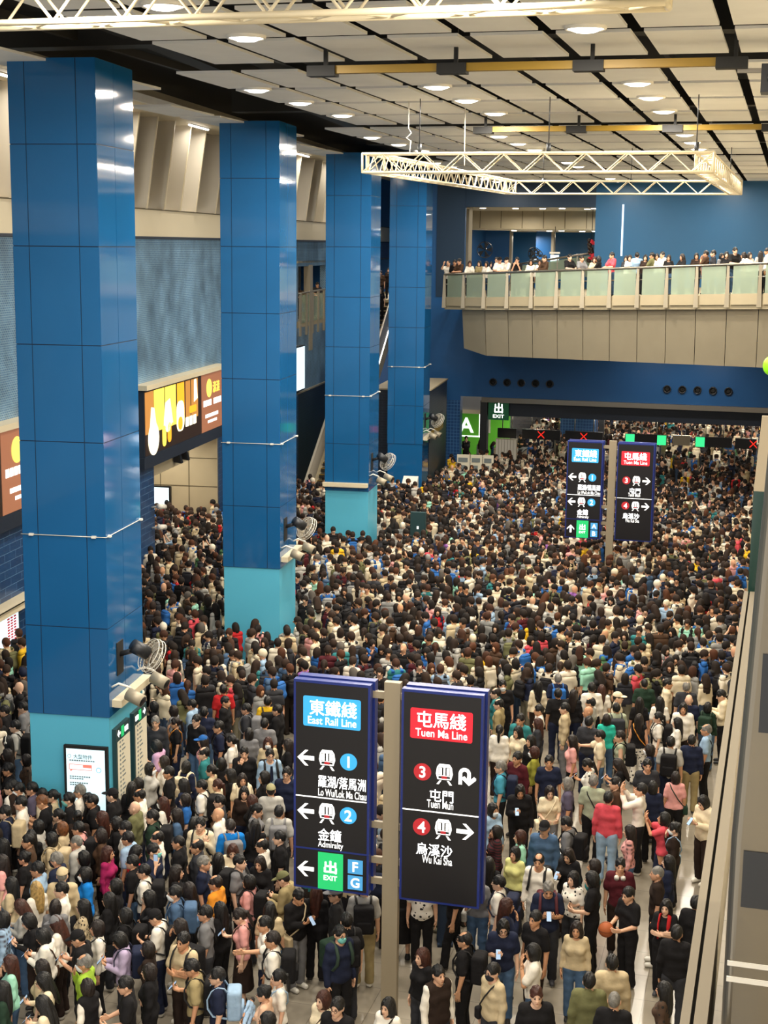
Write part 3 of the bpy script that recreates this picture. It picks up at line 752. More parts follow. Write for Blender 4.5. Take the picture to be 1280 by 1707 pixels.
f = MB(); f.hexa([(-13.6, 76, 9.6), (-9.4, 74.4, 10.1), (-9.4, 74.45, 10.1), (-13.6, 76.05, 9.6), (-13.6, 76, 10.5), (-9.4, 74.4, 11.15), (-9.4, 74.45, 11.15), (-13.6, 76.05, 10.5)], 'frosted_glass'); f.build('glass_panel', t)
for i in range(5):
    k = i / 4; f = MB(); x, y = -13.6 + 4.2 * k, 76 - 1.6 * k; f.box((x - .03, y - .03, 9.4 + .6 * k), (x + .03, y + .03, 10.6 + .65 * k), 'steel'); f.build('post', t)
def wall_fan(name, x, y, z, lab, r=.34):
    t = thing(name, lab, 'fan', (x, y, z), 0, 'lobby wall fans')
    f = MB(); f.lathe([(r, -.04), (r + .02, 0), (r, .04), (r - .02, 0), (r, -.04)], 'dark_plastic', axis='y', seg=24)
    for k in range(5):
        a = 2 * PI * k / 5; f.prism([(.04 * math.cos(a), .04 * math.sin(a)), (r * .9 * math.cos(a - .3), r * .9 * math.sin(a - .3)), (r * .95 * math.cos(a + .35), r * .95 * math.sin(a + .35))], -.01, .01, 'dark_plastic')
    f.build('fan_head', t)
    f = MB(); f.tube([(0, .05, 0), (0, .3, .05), (0, .42, .05)], .035, 'dark_plastic'); f.build('bracket', t)
wall_fan('wall_fan', -15.3, 75.5, 11.3, 'black wall fan at the left end of the lobby', .4)
wall_fan('wall_fan', -14.1, 83.5, 11.1, 'black wall fan in the lobby, second from left')
wall_fan('wall_fan', -13.3, 79.5, 11.0, 'black wall fan left of the white hanging lobby sign')
t = thing('hanging_sign', 'small white hanging sign in the lobby behind the balcony', 'sign', (-12.6, 79.5, 10.7), 0)
f = MB(); f.box((0, 0, .42), (.55, .12, .52), 'white_plastic'); f.box((.05, 0, 0), (.5, .05, .36), 'sign_softwhite'); f.build('panel', t)
f = MB(); f.tube([(.27, .05, .5), (.27, .05, 1.85)], .02, 'steel'); f.build('hanger', t)
t = thing('hanging_plant', 'red and dark hanging decoration at the right end of the lobby opening', 'decoration', (-9.55, 73.2, 11.3), 0)
f = MB()
for i in range(26): f.ball((random.uniform(-.15, .15), random.uniform(-.1, .1), random.uniform(-.5, .55)), (.1, .1, .1), 'sign_darkred' if i % 3 == 0 else 'ad_black', 7, 5)
f.build('foliage', t); f = MB(); f.tube([(0, 0, .5), (0, 0, 2.05)], .015, 'dark_steel'); f.build('cord', t)

# ---- right wall below the parapet
b = MB(); b.box((-.06, 12, 0), (.24, 72, 9.55), 'beige_panel'); b.build('wall_right', kind='structure')
b = MB(); b.box((.0, -8, 9.35), (14, 72, 9.55), 'cream_paint'); b.build('floor_concourse', kind='structure')
b = MB(); b.box((14, -8, 9.35), (14.2, 73, 14.6), 'beige_panel'); b.box((2.5, YE, 0), (14.2, YE + .5, 14.6), 'blue_wall'); b.build('wall_right_upper', kind='structure')
# ================================================================ ceiling things
rim = MB(); rim.lathe([(.25, .0), (.28, -.02), (.295, 0), (.295, .08), (.25, .08)], 'lamp_rim', seg=24); rim = rim.mesh('rim')
dsc = MB(); dsc.lathe([(.001, -.05), (.14, -.045), (.25, -.0)], 'lamp_disc', seg=24); dsc = dsc.mesh('diffuser')
rowname = lambda x: 'right-hand' if x > -4 else ('middle' if x > -9.5 else 'left-hand')
cnt = {}
ORD = ['first', 'second', 'third', 'fourth', 'fifth', 'sixth', 'seventh', 'eighth', 'ninth', 'tenth', 'eleventh', 'twelfth', 'thirteenth', 'fourteenth']
for x, y in sorted(LAMPS, key=lambda p: p[1]):
    if y < 16: nm_ = 'behind-view'; 
    r = rowname(x); cnt[r] = cnt.get(r, 0) + (1 if y > 16 else 0)
    if y < 16: continue
    t = thing('ceiling_light', 'round white downlight, %s from the front in the %s ceiling row' % (ORD[cnt[r] - 1], r), 'lamp', (x, y, CEIL - .03), 0, 'ceiling downlights')
    link('rim', rim, t); link('diffuser', dsc, t)

def truss_beam(parent, p0, p1, h=.38, w=.34, n=None, name='truss_beam', r=.025):
    p0, p1 = Vector(p0), Vector(p1); d = p1 - p0; L_ = d.length; d.normalize(); s = Vector((-d.y, d.x, 0)).normalized(); up = Vector((0, 0, 1))
    f = MB(); c = [s * (w / 2 * a) + up * (h * b_) for a in (-1, 1) for b_ in (0, 1)]
    for q in c: f.tube([p0 + q, p1 + q], r, 'cream_paint', 8)
    n = n or int(L_ / .42); st = L_ / n
    for i in range(n):
        a, b_ = p0 + d * (st * i), p0 + d * (st * (i + 1))
        for sd in (0, 2):
            lo, hi = c[sd], c[sd + 1]
            q0, q1 = (lo, hi) if i % 2 == 0 else (hi, lo)
            f.tube([a + q0, b_ + q1], r * .5, 'cream_paint', 5, cap=False)
        for lv in (0, 1):
            q0, q1 = (c[lv], c[lv + 2]) if i % 2 == 0 else (c[lv + 2], c[lv])
            f.tube([a + q0, b_ + q1], r * .45, 'cream_paint', 5, cap=False)
    for e in (p0, p1):
        for a, b_ in ((0, 1), (2, 3), (0, 2), (1, 3)): f.tube([e + c[a], e + c[b_]], r, 'cream_paint', 6)
    return f.build(name, parent)
t = thing('lighting_truss', 'cream rectangular lighting truss hung under the ceiling before the blue wall', 'truss', (0, 0, 0))
x0, x1, ya, yb, zt = -8.9, -1.66, 30.9, 46.9, 13.0
truss_beam(t, (x0, ya, zt), (x1, ya, zt)); truss_beam(t, (x0, yb, zt + .12), (x1, yb, zt + .12))
truss_beam(t, (x0 + .2, ya + .2, zt), (x0 + .2, yb - .2, zt + .12)); truss_beam(t, (x1 - .2, ya + .2, zt), (x1 - .2, yb - .2, zt + .12))
for x in (x0 + 1.2, (x0 + x1) / 2 + .3, x1 - .35):
    for y in (ya, yb):
        f = MB(); f.tube([(x, y, zt + .4), (x, y, 15)], .012, 'dark_steel', 5); f.tube([(x, y, zt + .38), (x, y, zt + .58)], .05, 'dark_steel', 6); f.build('hanging_cable', t)
t = thing('lighting_truss', 'near cream truss crossing the very top edge of the photo', 'truss', (0, 0, 0))
truss_beam(t, (-13.5, 16.2, 13.97), (-1.42, 16.2, 13.97), h=.5, w=.4, r=.038)
for x in (-11, -6, -2.2):
    f = MB(); f.tube([(x, 16.2, 14.3), (x, 16.2, 15)], .012, 'dark_steel', 5); f.build('hanging_cable', t)
for i, (x, y, z) in enumerate(((-8.1, 31.5, 13.75), (-7.2, 33.0, 13.6))):
    t = thing('cord', ('knotted white cord' if i == 0 else 'plain white cord') + ' dangling from the ceiling above the truss', 'cord', (x, y, 0), 0, 'white cords')
    f = MB(); P = [(0, 0, 14.6), (0, 0, z + .2)] + ([(.06, 0, z + .1), (-.05, 0, z), (.05, 0, z - .06), (0.03, 0, z - .3)] if i == 0 else [(0.01, 0, z - .35)])
    f.tube(P, .013, 'white_plastic', 5); f.build('rope', t)
for i, (y, xa, xb) in enumerate(((23.1, -7.3, -.6), (35.3, -7.2, -.2))):
    t = thing('yellow_conduit', ('nearer' if i == 0 else 'farther') + ' yellow rail with black brackets crossing under the ceiling', 'rail', (0, y, 14.2), 0, 'yellow ceiling rails')
    segs = np.linspace(xa, xb - .6, 4)
    f = MB()
    f.box((xa - .1, -.07, -.06), (xb - .5, .07, .06), 'yellow_pipe'); f.build('rail', t)
    for x in np.linspace(xa, xb - .4, 4):
        f = MB(); f.box((x - .28, -.12, -.1), (x + .18, .12, .06), 'rubber'); f.box((x - .03, -.03, .06), (x + .03, .03, .7), 'rubber'); f.build('bracket', t)
t = thing('projector', 'black ceiling projector box with bracket at the top right edge', 'projector', (-.62, 23.2, 14.05), 0)
f = MB(); f.box((0, -.25, -.3), (.6, .25, .1), 'dark_steel'); f.build('housing', t); f = MB(); f.lathe([(.001, -.27), (.1, -.29), (.12, -.25)], 'dark_plastic', c=(.2, 0, -.1), axis='y'); f.build('lens', t)
f = MB(); f.box((-.35, -.05, .0), (0, .05, .06), 'steel'); f.box((.28, -.03, .1), (.33, .03, .9), 'dark_steel'); f.build('bracket', t)

# ================================================================ columns
ZJ = [2.95, 4.62, 6.30, 8.0, 9.71, 11.41, 13.13, 14.56]
CN = ['nearest', 'second', 'third', 'fourth']
for k in range(4):
    t = thing('column', ('%s tall square blue panelled column standing on a teal base' if k < 3 else '%s tall square blue panelled column beside the service counter') % CN[k], 'column', wf(12.88 * k, 0, 0), WR, 'row of blue columns')
    f = MB(); f.box((-1.55, 0, ZJ[0]), (0, 1.86, ZJ[-1]), 'seam')
    xs = [-1.56, -1.26, -.34, .01]; ys = [-.01, .87, 1.87]; g = .008
    for a, b_ in zip(ZJ[:-1], ZJ[1:]):
        for c, d in zip(xs[:-1], xs[1:]):
            for y in (-.012, 1.86): f.box((c + g, y, a + g), (d - g, y + .012, b_ - g), 'column_blue')
        for c, d in zip(ys[:-1], ys[1:]):
            for x in (0, -1.562): f.box((x, c + g, a + g), (x + .012, d - g, b_ - g), 'column_blue')
    f.build('blue_cladding', t)
    f = MB(); f.box((-1.54, .01, 0), (-.01, 1.85, ZJ[0]), 'teal' if k < 3 else 'column_blue'); f.build('teal_base', t)
    zc = 6.31
    f = MB(); f.tube([(-1.58, -.03, zc), (.03, -.03, zc), (.03, 1.88, zc)], .008, 'white_plastic', 5)
    for q in ((-1.38, -.03), (-.2, -.03), (.03, .12), (.03, 1.8)): f.box((q[0] - .04, q[1] - .03, zc - .02), (q[0] + .04, q[1] + .03, zc + .02), 'white_plastic')
    f.build('safety_wire', t)
    # fan, floodlights and lamp bar on the hall side
    P = wf(12.88 * k, 0, 0); cn = CN[k]
    t = thing('column_fan', 'clear caged fan bracketed to the side of the %s blue column' % cn, 'fan', wf(12.88 * k + .62, 0.012, 3.95), WR, 'fans on the columns')
    f = MB(); f.box((0, -.22, -.32), (.02, .1, .3), 'rubber'); f.tube([(0, -.05, .05), (.25, .0, .12), (.33, .05, .12)], .05, 'dark_steel'); f.build('bracket', t)
    ax = Vector((.62, .55, -.55)).normalized(); c0 = Vector((.36, .08, .12))
    f = MB(); f.tube([c0 - ax * .18, c0 + ax * .16], .13, 'dark_steel', 12); f.build('motor', t)
    a1 = ax.orthogonal().normalized(); a2 = ax.cross(a1); c1 = c0 + ax * .26
    f = MB()
    for rr, off in ((.31, -.07), (.33, 0), (.33, .07), (.2, .1), (.1, .11)):
        f.tube([c1 + ax * off + (a1 * math.cos(q) + a2 * math.sin(q)) * rr for q in np.linspace(0, 2 * PI, 25)], .008, 'white_plastic', 5, cap=False)
    for q in np.linspace(0, 2 * PI, 29)[:-1]:
        e = a1 * math.cos(q) + a2 * math.sin(q)
        f.tube([c1 + ax * .11 + e * .05, c1 + ax * .09 + e * .28, c1 + e * .33, c1 - ax * .07 + e * .29, c1 - ax * .08 + e * .1], .0035, 'steel_matte', 4, cap=False)
    f.build('cage', t)
    f = MB()
    for j in range(4):
        q = j * PI / 2; e, e2 = a1 * math.cos(q) + a2 * math.sin(q), a1 * math.cos(q + .7) + a2 * math.sin(q + .7)
        f.add([c1 + e * .06, c1 + e * .29 - ax * .03, c1 + e2 * .29 + ax * .03, c1 + e2 * .06], [(0, 1, 2, 3)], 'fan_mesh')
    f.build('blades', t)
    for j, (y, z) in enumerate(((.12, 3.5), (1.5, 3.42))):
        t = thing('floodlight', '%s white floodlight on a curved arm on the %s blue column' % ('front' if j == 0 else 'rear', cn), 'lamp', wf(12.88 * k + y, .012, z), WR, 'floodlights on the columns')
        f = MB(); f.tube([(0, 0, 0), (.12, .05, .06), (.3, .12, -.02), (.36, .14, -.12)], .022, 'white_plastic', 6); f.build('arm', t)
        f = MB(); f.tube([(.28, .08, -.13), (.58, .02, -.24)], .12, 'steel_matte', 14); f.build('housing', t)
        f = MB(); f.tube([(.58, .02, -.24), (.585, .019, -.242)], .10, 'dark_plastic', 14); f.build('glass', t)
    t = thing('lamp_bar', 'long white lamp bar along the %s of the %s blue column' % ('front' if k == 2 else 'side', cn), 'lamp', wf(12.88 * k, 0, 3.12), WR, 'lamp bars on the columns')
    f = MB(); f.box((.012, .12, 0), (.2, 1.84, .13), 'cream_paint') if k != 2 else f.box((-1.6, -.2, 0), (0.0, -.012, .13), 'cream_paint')
    f.build('housing', t)
    f = MB(); f.box((.04, .16, -.02), (.17, 1.8, 0), 'white_plastic') if k != 2 else f.box((-1.55, -.17, -.02), (-.05, -.04, 0), 'white_plastic'); f.build('diffuser', t)

# information screen on the front of the nearest column
t = thing('information_screen', 'lit white information screen with red box on the teal column base', 'screen', wf(0, 0, 0), WR)
f = MB(); f.box((-.87, -.07, .75), (-.03, .0, 2.40), 'rubber'); f.build('frame', t)
f = MB(); f.box((-.82, -.075, .82), (-.08, -.07, 2.34), 'screen_light'); sc = f.build('display', t)
f = MB(); f.prism(disc(-.76, 2.2, .035, 16), -.08, -.075, 'ink_grey'); f.prism(disc(-.76, 2.2, .028, 16), -.082, -.08, 'screen_light'); f.build('circle_mark', sc)
textmesh('lettering', '大型物件', width=.36, height=.085, m='ink_grey', parent=sc, pos=(-.68, -.078, 2.155))
f = MB()
for (a, b_, c, d) in ((-.76, -.34, 1.94, 1.95), (-.76, -.34, 2.04, 2.05), (-.77, -.76, 1.94, 2.05), (-.34, -.33, 1.94, 2.05)): f.box((a, -.08, c), (b_, -.075, d), 'screen_red')
f.box((-.5, -.082, 1.99), (-.34, -.078, 2.05), 'screen_red'); f.prism([(-.75, 1.94), (-.70, 1.94), (-.74, 1.90)], -.08, -.075, 'screen_red'); f.build('red_box', sc)
for z, w in ((2.11, .5), (1.80, .42), (1.76, .3), (1.68, .4), (1.64, .28)):
    f = MB()
    for i in range(int(w / .045)): f.box((-.76 + i * .045, -.078, z), (-.76 + i * .045 + .034, -.075, z + .022), 'ink_grey')
    f.build('text_line', sc)
f = MB(); f.prism(disc(-.2, 1.96, .05, 18), -.078, -.075, 'sign_blue'); f.prism(disc(-.2, 1.96, .04, 18), -.08, -.078, 'screen_light'); f.build('round_emblem', sc)
# route notice boards on the side
for j, (y0, y1, lab) in enumerate(((.14, .88, 'front notice board with green header on the teal column side'), (1.11, 1.84, 'rear notice board with green header on the teal column side'))):
    t = thing('notice_board', lab, 'notice', wf(0, 0, 0), WR, 'notice boards on the nearest column')
    f = MB(); f.box((-.01, y0, .8), (.07, y1, 2.68), 'notice_header'); f.build('frame', t)
    f = MB(); f.box((.07, y0 + .06, .84), (.075, y1 - .02, 2.42), 'notice_paper')
    for i in range(16): f.box((.075, y0 + .16, 2.36 - i * .085), (.078, y0 + .22, 2.40 - i * .085), 'ink_grey'); f.box((.075, y0 + .28, 2.36 - i * .085), (.078, y0 + .36 + .05 * (i % 3), 2.39 - i * .085), 'ink_grey')
    f.build('paper', t)
    f = MB()
    def yzp(pts, m): f.prism(pts, .071, .078, m, fr=lambda a, y, c: (y, a, c))
    yzp([(y0 + .27, 2.46), (y0 + .40, 2.46), (y0 + .40, 2.66), (y0 + .27, 2.66)], 'sign_green'); f.build('exit_symbol', t); f = MB()
    if j == 0: yzp([(y0 + .07, 2.56), (y0 + .14, 2.63), (y0 + .14, 2.58), (y0 + .22, 2.58), (y0 + .22, 2.54), (y0 + .14, 2.54), (y0 + .14, 2.49)], 'sign_white')
    else: yzp([(y0 + .66, 2.56), (y0 + .59, 2.63), (y0 + .59, 2.58), (y0 + .51, 2.58), (y0 + .51, 2.54), (y0 + .59, 2.54), (y0 + .59, 2.49)], 'sign_white')
    f.build('arrow_symbol', t); f = MB()
    for q in (.45, .52, .58) if j == 0 else (.08, .14, .2): yzp(rrect(y0 + q, 2.5, y0 + q + .05, 2.6, .01), 'sign_white')
    f.build('text_symbol', t)

# ================================================================ direction signs
def arrow(kind):
    a = [(-.13, 0), (-.01, .12), (.04, .12), (-.05, .032), (.13, .032), (.13, -.032), (-.05, -.032), (.04, -.12), (-.01, -.12)]
    if kind == 'l': return a
    if kind == 'r': return [(-x, z) for x, z in a][::-1]
    return [(z, -x) for x, z in a]
def train(parent, cx, cz, y):
    f = MB()
    f.prism([(cx + a, cz + c) for a, c in [(-.10, -.085), (-.125, .0), (-.11, .10), (-.075, .15), (.075, .15), (.11, .10), (.125, .0), (.10, -.085)]], y - .004, y, 'sign_white')
    f.prism([(cx - .07, cz - .10), (cx - .115, cz - .16), (cx - .08, cz - .16), (cx - .04, cz - .10)], y - .004, y, 'sign_white')
    f.prism([(cx + .04, cz - .10), (cx + .08, cz - .16), (cx + .115, cz - .16), (cx + .07, cz - .10)], y - .004, y, 'sign_white')
    f.box((cx - .085, y - .008, cz - .02), (cx - .015, y - .004, cz + .10), 'sign_black'); f.box((cx + .015, y - .008, cz - .02), (cx + .085, y - .004, cz + .10), 'sign_black')
    f.box((cx - .078, y - .009, cz - .012), (cx - .035, y - .008, cz + .094), 'sign_white'); f.box((cx + .035, y - .009, cz - .012), (cx + .078, y - .008, cz + .094), 'sign_white')
    f.box((cx - .085, y - .008, cz - .065), (cx + .085, y - .004, cz - .035), 'sign_black'); f.box((cx - .04, y - .009, cz - .07), (cx + .04, y - .007, cz - .03), 'sign_darkred')
    f.build('train_symbol', parent)
def flat(name, pts, y, m, parent, th=.005):
    f = MB(); f.prism(pts, y - th, y, m); return f.build(name, parent)
def sign(loc, lab, third, exits, exarrow, white):
    t = thing('direction_sign', lab, 'sign', loc, 0, 'platform direction signs')
    f = MB(); f.box((-.12, -.06, 0), (.12, .06, 5.26), 'pole_beige'); f.build('pole', t)
    for z in (5.0, 3.0, 2.45, 2.12):
        f = MB(); f.box((-.34, -.03, z), (.34, .03, z + .1), 'pole_beige'); f.build('crossbar', t)
    y = -.16
    for sd in (-1, 1):
        x0, x1, zb = (-1.47, -.30, 1.98) if sd < 0 else (.17 + .0, 1.37, 1.99)
        f = MB(); f.box((x0, y, zb), (x1, y + .13, 5.22), 'navy_frame'); f.box((x0 + .03, y + .15, zb + .02), (x1 + .03, y + .3, 5.24), 'navy_frame')
        f.box((x0 + .05, y + .10, zb + .1), (x1 - .05, y + .2, 5.1), 'navy_frame'); bd = f.build('left_board' if sd < 0 else 'right_board', t)
        f = MB(); f.box((x0 + .035, y - .006, zb + .035), (x1 - .035, y, 5.18), 'sign_black'); f.build('black_face', bd)
        yy = y - .006
        def P(x): return x0 + x
        if sd < 0:
            h = flat('line_panel', rrect(P(.15), 4.525, P(1.03), 4.985, .03), yy, 'sign_cyan', bd)
            textmesh('lettering', '東鐵綫', width=.72, height=.24, bold=.009, parent=h, pos=(P(.25), yy - .008, 4.70)); textmesh('lettering', 'East Rail Line', width=.74, height=.115, bold=.006, parent=h, pos=(P(.225), yy - .008, 4.565))
            for j, (zc, num, cj, en) in enumerate(((4.03, '1', '羅湖/落馬洲', 'Lo Wu/Lok Ma Chau'), (3.20, '2', '金鐘', 'Admiralty'))):
                flat('arrow', [(P(.19) + a, zc + c) for a, c in arrow('l')], yy, 'sign_white', bd); train(bd, P(.52), zc, yy)
                c = flat('platform_disc', disc(P(.85), zc, .13, 28), yy, 'sign_cyan', bd); textmesh('numeral', num, height=.17, bold=.015, parent=c, pos=(P(.85), yy - .008, zc - .085), align='c')
                zt = zc - (.40 if j == 0 else .40)
                textmesh('lettering', cj, width=.73 if j == 0 else .36, height=.185, bold=.005, parent=bd, pos=(P(.385), yy - .002, zt - .03)); textmesh('lettering', en, width=.74 if j == 0 else .39, height=.115 if j == 0 else .12, bold=.004, parent=bd, pos=(P(.385), yy - .002, zt - .165))
            flat('divider_line', [(P(.035), 3.425), (P(1.13), 3.425), (P(1.13), 3.442), (P(.035), 3.442)], yy, 'sign_white', bd)
            flat('seam', [(P(.0), 2.605), (P(1.17), 2.605), (P(1.17), 2.63), (P(0), 2.63)], yy, 'navy_frame', bd)
            flat('arrow', [(P(.19) + a, 2.29 + c) for a, c in arrow(exarrow)], yy, 'sign_white', bd)
            e = flat('exit_panel', [(P(.385), 2.0), (P(.775), 2.0), (P(.775), 2.58), (P(.385), 2.58)], yy, 'sign_green', bd)
            textmesh('lettering', '出', width=.2, height=.2, bold=.025, parent=e, pos=(P(.58), yy - .008, 2.26), align='c'); textmesh('lettering', 'EXIT', width=.21, height=.075, bold=.015, parent=e, pos=(P(.58), yy - .008, 2.15), align='c')
            for L_, z in zip(exits, (2.30, 2.05)):
                e = flat('exit_letter_panel', [(P(.85), z), (P(1.08), z), (P(1.08), z + .22), (P(.85), z + .22)], yy, 'sign_blue', bd); textmesh('letter', L_, height=.15, bold=.015, parent=e, pos=(P(.965), yy - .008, z + .035), align='c')
        else:
            h = flat('line_panel', rrect(P(.135), 4.50, P(1.05), 4.955, .03), yy, 'sign_red', bd)
            textmesh('lettering', '屯馬綫', width=.72, height=.24, bold=.009, parent=h, pos=(P(.235), yy - .008, 4.68)); textmesh('lettering', 'Tuen Ma Line', width=.76, height=.115, bold=.006, parent=h, pos=(P(.215), yy - .008, 4.54))
            for j, (zc, num, cj, en, w1, w2) in enumerate(((4.0, '3', '屯門', 'Tuen Mun', .35, .39), (3.16, '4', '烏溪沙', 'Wu Kai Sha', .54, .45))):
                c = flat('platform_disc', disc(P(.325), zc, .13, 28), yy, 'sign_darkred', bd); textmesh('numeral', num, height=.17, bold=.015, parent=c, pos=(P(.325), yy - .008, zc - .085), align='c')
                train(bd, P(.65), zc, yy)
                if j == 0 and third == 'u':
                    arc = lambda r, a0, a1, n_: [(-.035 + r * math.cos(q), .035 + r * math.sin(q)) for q in np.linspace(a0, a1, n_)]
                    pts = [(-.125, -.13)] + arc(.09, PI, 0, 11) + [(.055, -.045), (.10, .0), (.13, -.02), (.13, -.05), (.03, -.14), (-.07, -.05), (-.07, -.02), (-.04, .0), (-.0, -.04)] + arc(.038, 0, PI, 9) + [(-.073, -.13)]
                    flat('turn_arrow', [(P(.985) + a, zc + c_) for a, c_ in pts], yy, 'sign_white', bd)
                else: flat('arrow', [(P(.975) + a, zc + c_) for a, c_ in arrow('r')], yy, 'sign_white', bd)
                textmesh('lettering', cj, width=w1, height=.185, bold=.005, parent=bd, pos=(P(.79 - w1), yy - .002, zc - .43)); textmesh('lettering', en, width=w2, height=.12, bold=.004, parent=bd, pos=(P(.79 - w2), yy - .002, zc - .53 - (0 if j == 0 else .02)))
            flat('divider_line', [(P(.035), 3.40), (P(1.165), 3.40), (P(1.165), 3.417), (P(.035), 3.417)], yy, 'sign_white', bd)
sign((-5.26, 20.01, 0), 'near black direction sign on beige pole reading exits F and G', 'u', 'FG', 'l', 1)
sign((-5.38, 48.4, 0), 'far black direction sign in the crowd reading exits A and B', 'r', 'AB', 'u', 1)

# ================================================================ parapet at the right, by the photographer
t = thing('parapet_ledge', 'beige metal parapet ledge with dark groove along the right edge', 'ledge', (0, 0, 9.86), 0)
f = MB(); f.box((-.142, 1.6, -.25), (-.122, 7.15, .02), 'ledge_beige'); f.build('outer_strip', t)
f = MB(); f.box((-.122, 1.6, -.25), (-.114, 7.15, .0), 'rubber'); f.build('groove', t)
f = MB(); f.box((-.114, 1.6, -.25), (-.086, 7.15, .02), 'ledge_beige'); f.build('inner_strip', t)
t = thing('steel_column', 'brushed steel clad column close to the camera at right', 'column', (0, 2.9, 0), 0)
f = MB()
pts = [(-.056 + .018 * (1 - math.sin(a)), .018 * (1 - math.cos(a))) for a in np.linspace(0, PI / 2, 7)]
vs = []
P2 = [(.9, .7), (-.056, .7)] + [(-.056 + .02 - .02 * math.cos(a), .02 - .02 * math.sin(a)) for a in np.linspace(0, PI / 2, 8)] + [(.9, 0)]
n_ = len(P2); zz = [9.56, 10.33, 11.6]
for z in zz: vs += [(x + max(0, z - 10.33) * .036, y, z) for x, y in P2]
fs = []
for i in range(len(zz) - 1):
    for k in range(n_): fs.append((i * n_ + k, i * n_ + (k + 1) % n_, (i + 1) * n_ + (k + 1) % n_, (i + 1) * n_ + k))
f.add(vs, fs + [tuple(range(n_ - 1, -1, -1)), tuple(range((len(zz) - 1) * n_, len(zz) * n_))], 'brushed_steel', False); f.build('cladding', t)
f = MB(); f.box((-.05, -.003, 10.025), (.9, .0, 10.036), 'lamp_rim'); f.box((-.05, -.003, 10.06), (.9, .0, 10.07), 'lamp_rim'); f.build('painted_glint', t)  # tube light reflections painted onto the steel as bright strips
f = MB(); f.box((-.015, -.003, 10.56), (.9, .0, 10.72), 'dark_steel'); f.build('painted_reflection', t)  # dark reflections in the steel, painted on as two flat strips
f = MB(); f.box((-.03, -.003, 10.19), (.9, .0, 10.31), 'dark_steel'); f.build('painted_reflection', t)
t = thing('glass_fin', 'dark green glass fin with beige cap at the far end of ledge', 'glass', (-.125, 7.2, 9.86), 0)
f = MB(); f.box((0, 0, 0), (.06, .02, .5), 'dark_glass'); f.build('glass', t)
f = MB(); f.hexa([(.0, 0, .5), (.09, 0, .5), (.09, .04, .5), (.0, .04, .5), (.02, 0, .86), (.09, 0, .86), (.09, .04, .86), (.02, .04, .86)], 'pole_beige'); f.build('cap', t)
t = thing('balloon', 'bright lime green balloon cut off by the right edge of photo', 'balloon', (-.21, 20, 10.0), 0)
f = MB(); f.ball((0, 0, 0), (.11, .11, .13), 'lime', 16, 12); f.build('skin', t); f = MB(); f.tube([(0, 0, -.12), (.01, 0, -.5)], .004, 'white_plastic', 4); f.build('string', t)
# ================================================================ people
# each body is grown as one smooth surface from a distance field of tapered limbs, then meshed
def smin(a, b, k):
    h = np.maximum(k - np.abs(a - b), 0) / k
    return np.minimum(a, b) - h * h * k * 0.25
class Field:
    def __init__(s, lo, hi, h):
        s.lo = np.array(lo, float); s.h = h
        s.ax = [np.arange(lo[i], hi[i] + h, h) for i in range(3)]
        s.v = np.full([len(a) for a in s.ax], 1.0)
    def blk(s, lo, hi):
        sl = []
        for i in range(3):
            a = max(0, int((lo[i] - s.lo[i]) / s.h) - 1); b = min(len(s.ax[i]), int((hi[i] - s.lo[i]) / s.h) + 3)
            if b <= a: return None
            sl.append(slice(a, b))
        return tuple(sl)
    def xyz(s, sl):
        return (s.ax[0][sl[0]][:, None, None], s.ax[1][sl[1]][None, :, None], s.ax[2][sl[2]][None, None, :])
    def prim(s, p, grow=0.0, k=0.03):
        m = 0.09 + grow
        if p[0] == 'c':
            _, a, b, ra, rb, fl = p; a = np.array(a, float); b = np.array(b, float)
            r = max(ra, rb); e = np.array([r / f for f in fl]) + m
            sl = s.blk(np.minimum(a, b) - e, np.maximum(a, b) + e)
            if sl is None: return
            X, Y, Z = s.xyz(sl); d = (b - a) * fl; L2 = max(d @ d, 1e-9)
            x, y, z = (X - a[0]) * fl[0], (Y - a[1]) * fl[1], (Z - a[2]) * fl[2]
            t = np.clip((x * d[0] + y * d[1] + z * d[2]) / L2, 0, 1)
            q = np.sqrt((x - t * d[0]) ** 2 + (y - t * d[1]) ** 2 + (z - t * d[2]) ** 2) - (ra + (rb - ra) * t) - grow
        else:
            _, c, r = p; c = np.array(c, float); r = np.array(r, float) + grow
            sl = s.blk(c - r - m, c + r + m)
            if sl is None: return
            X, Y, Z = s.xyz(sl); q = ell(X, Y, Z, c, r)
        s.v[sl] = smin(s.v[sl], q, k)
    def grid(s): return s.ax[0][:, None, None], s.ax[1][None, :, None], s.ax[2][None, None, :]
def ell(X, Y, Z, c, r):
    x, y, z = (X - c[0]) / r[0], (Y - c[1]) / r[1], (Z - c[2]) / r[2]
    k0 = np.sqrt(x * x + y * y + z * z); k1 = np.sqrt((x / r[0]) ** 2 + (y / r[1]) ** 2 + (z / r[2]) ** 2) + 1e-9
    return k0 * (k0 - 1) / k1
CORN = [(i, j, k) for i in (0, 1) for j in (0, 1) for k in (0, 1)]
EDG = [(a, b) for a in range(8) for b in range(a + 1, 8) if sum(abs(CORN[a][i] - CORN[b][i]) for i in range(3)) == 1]
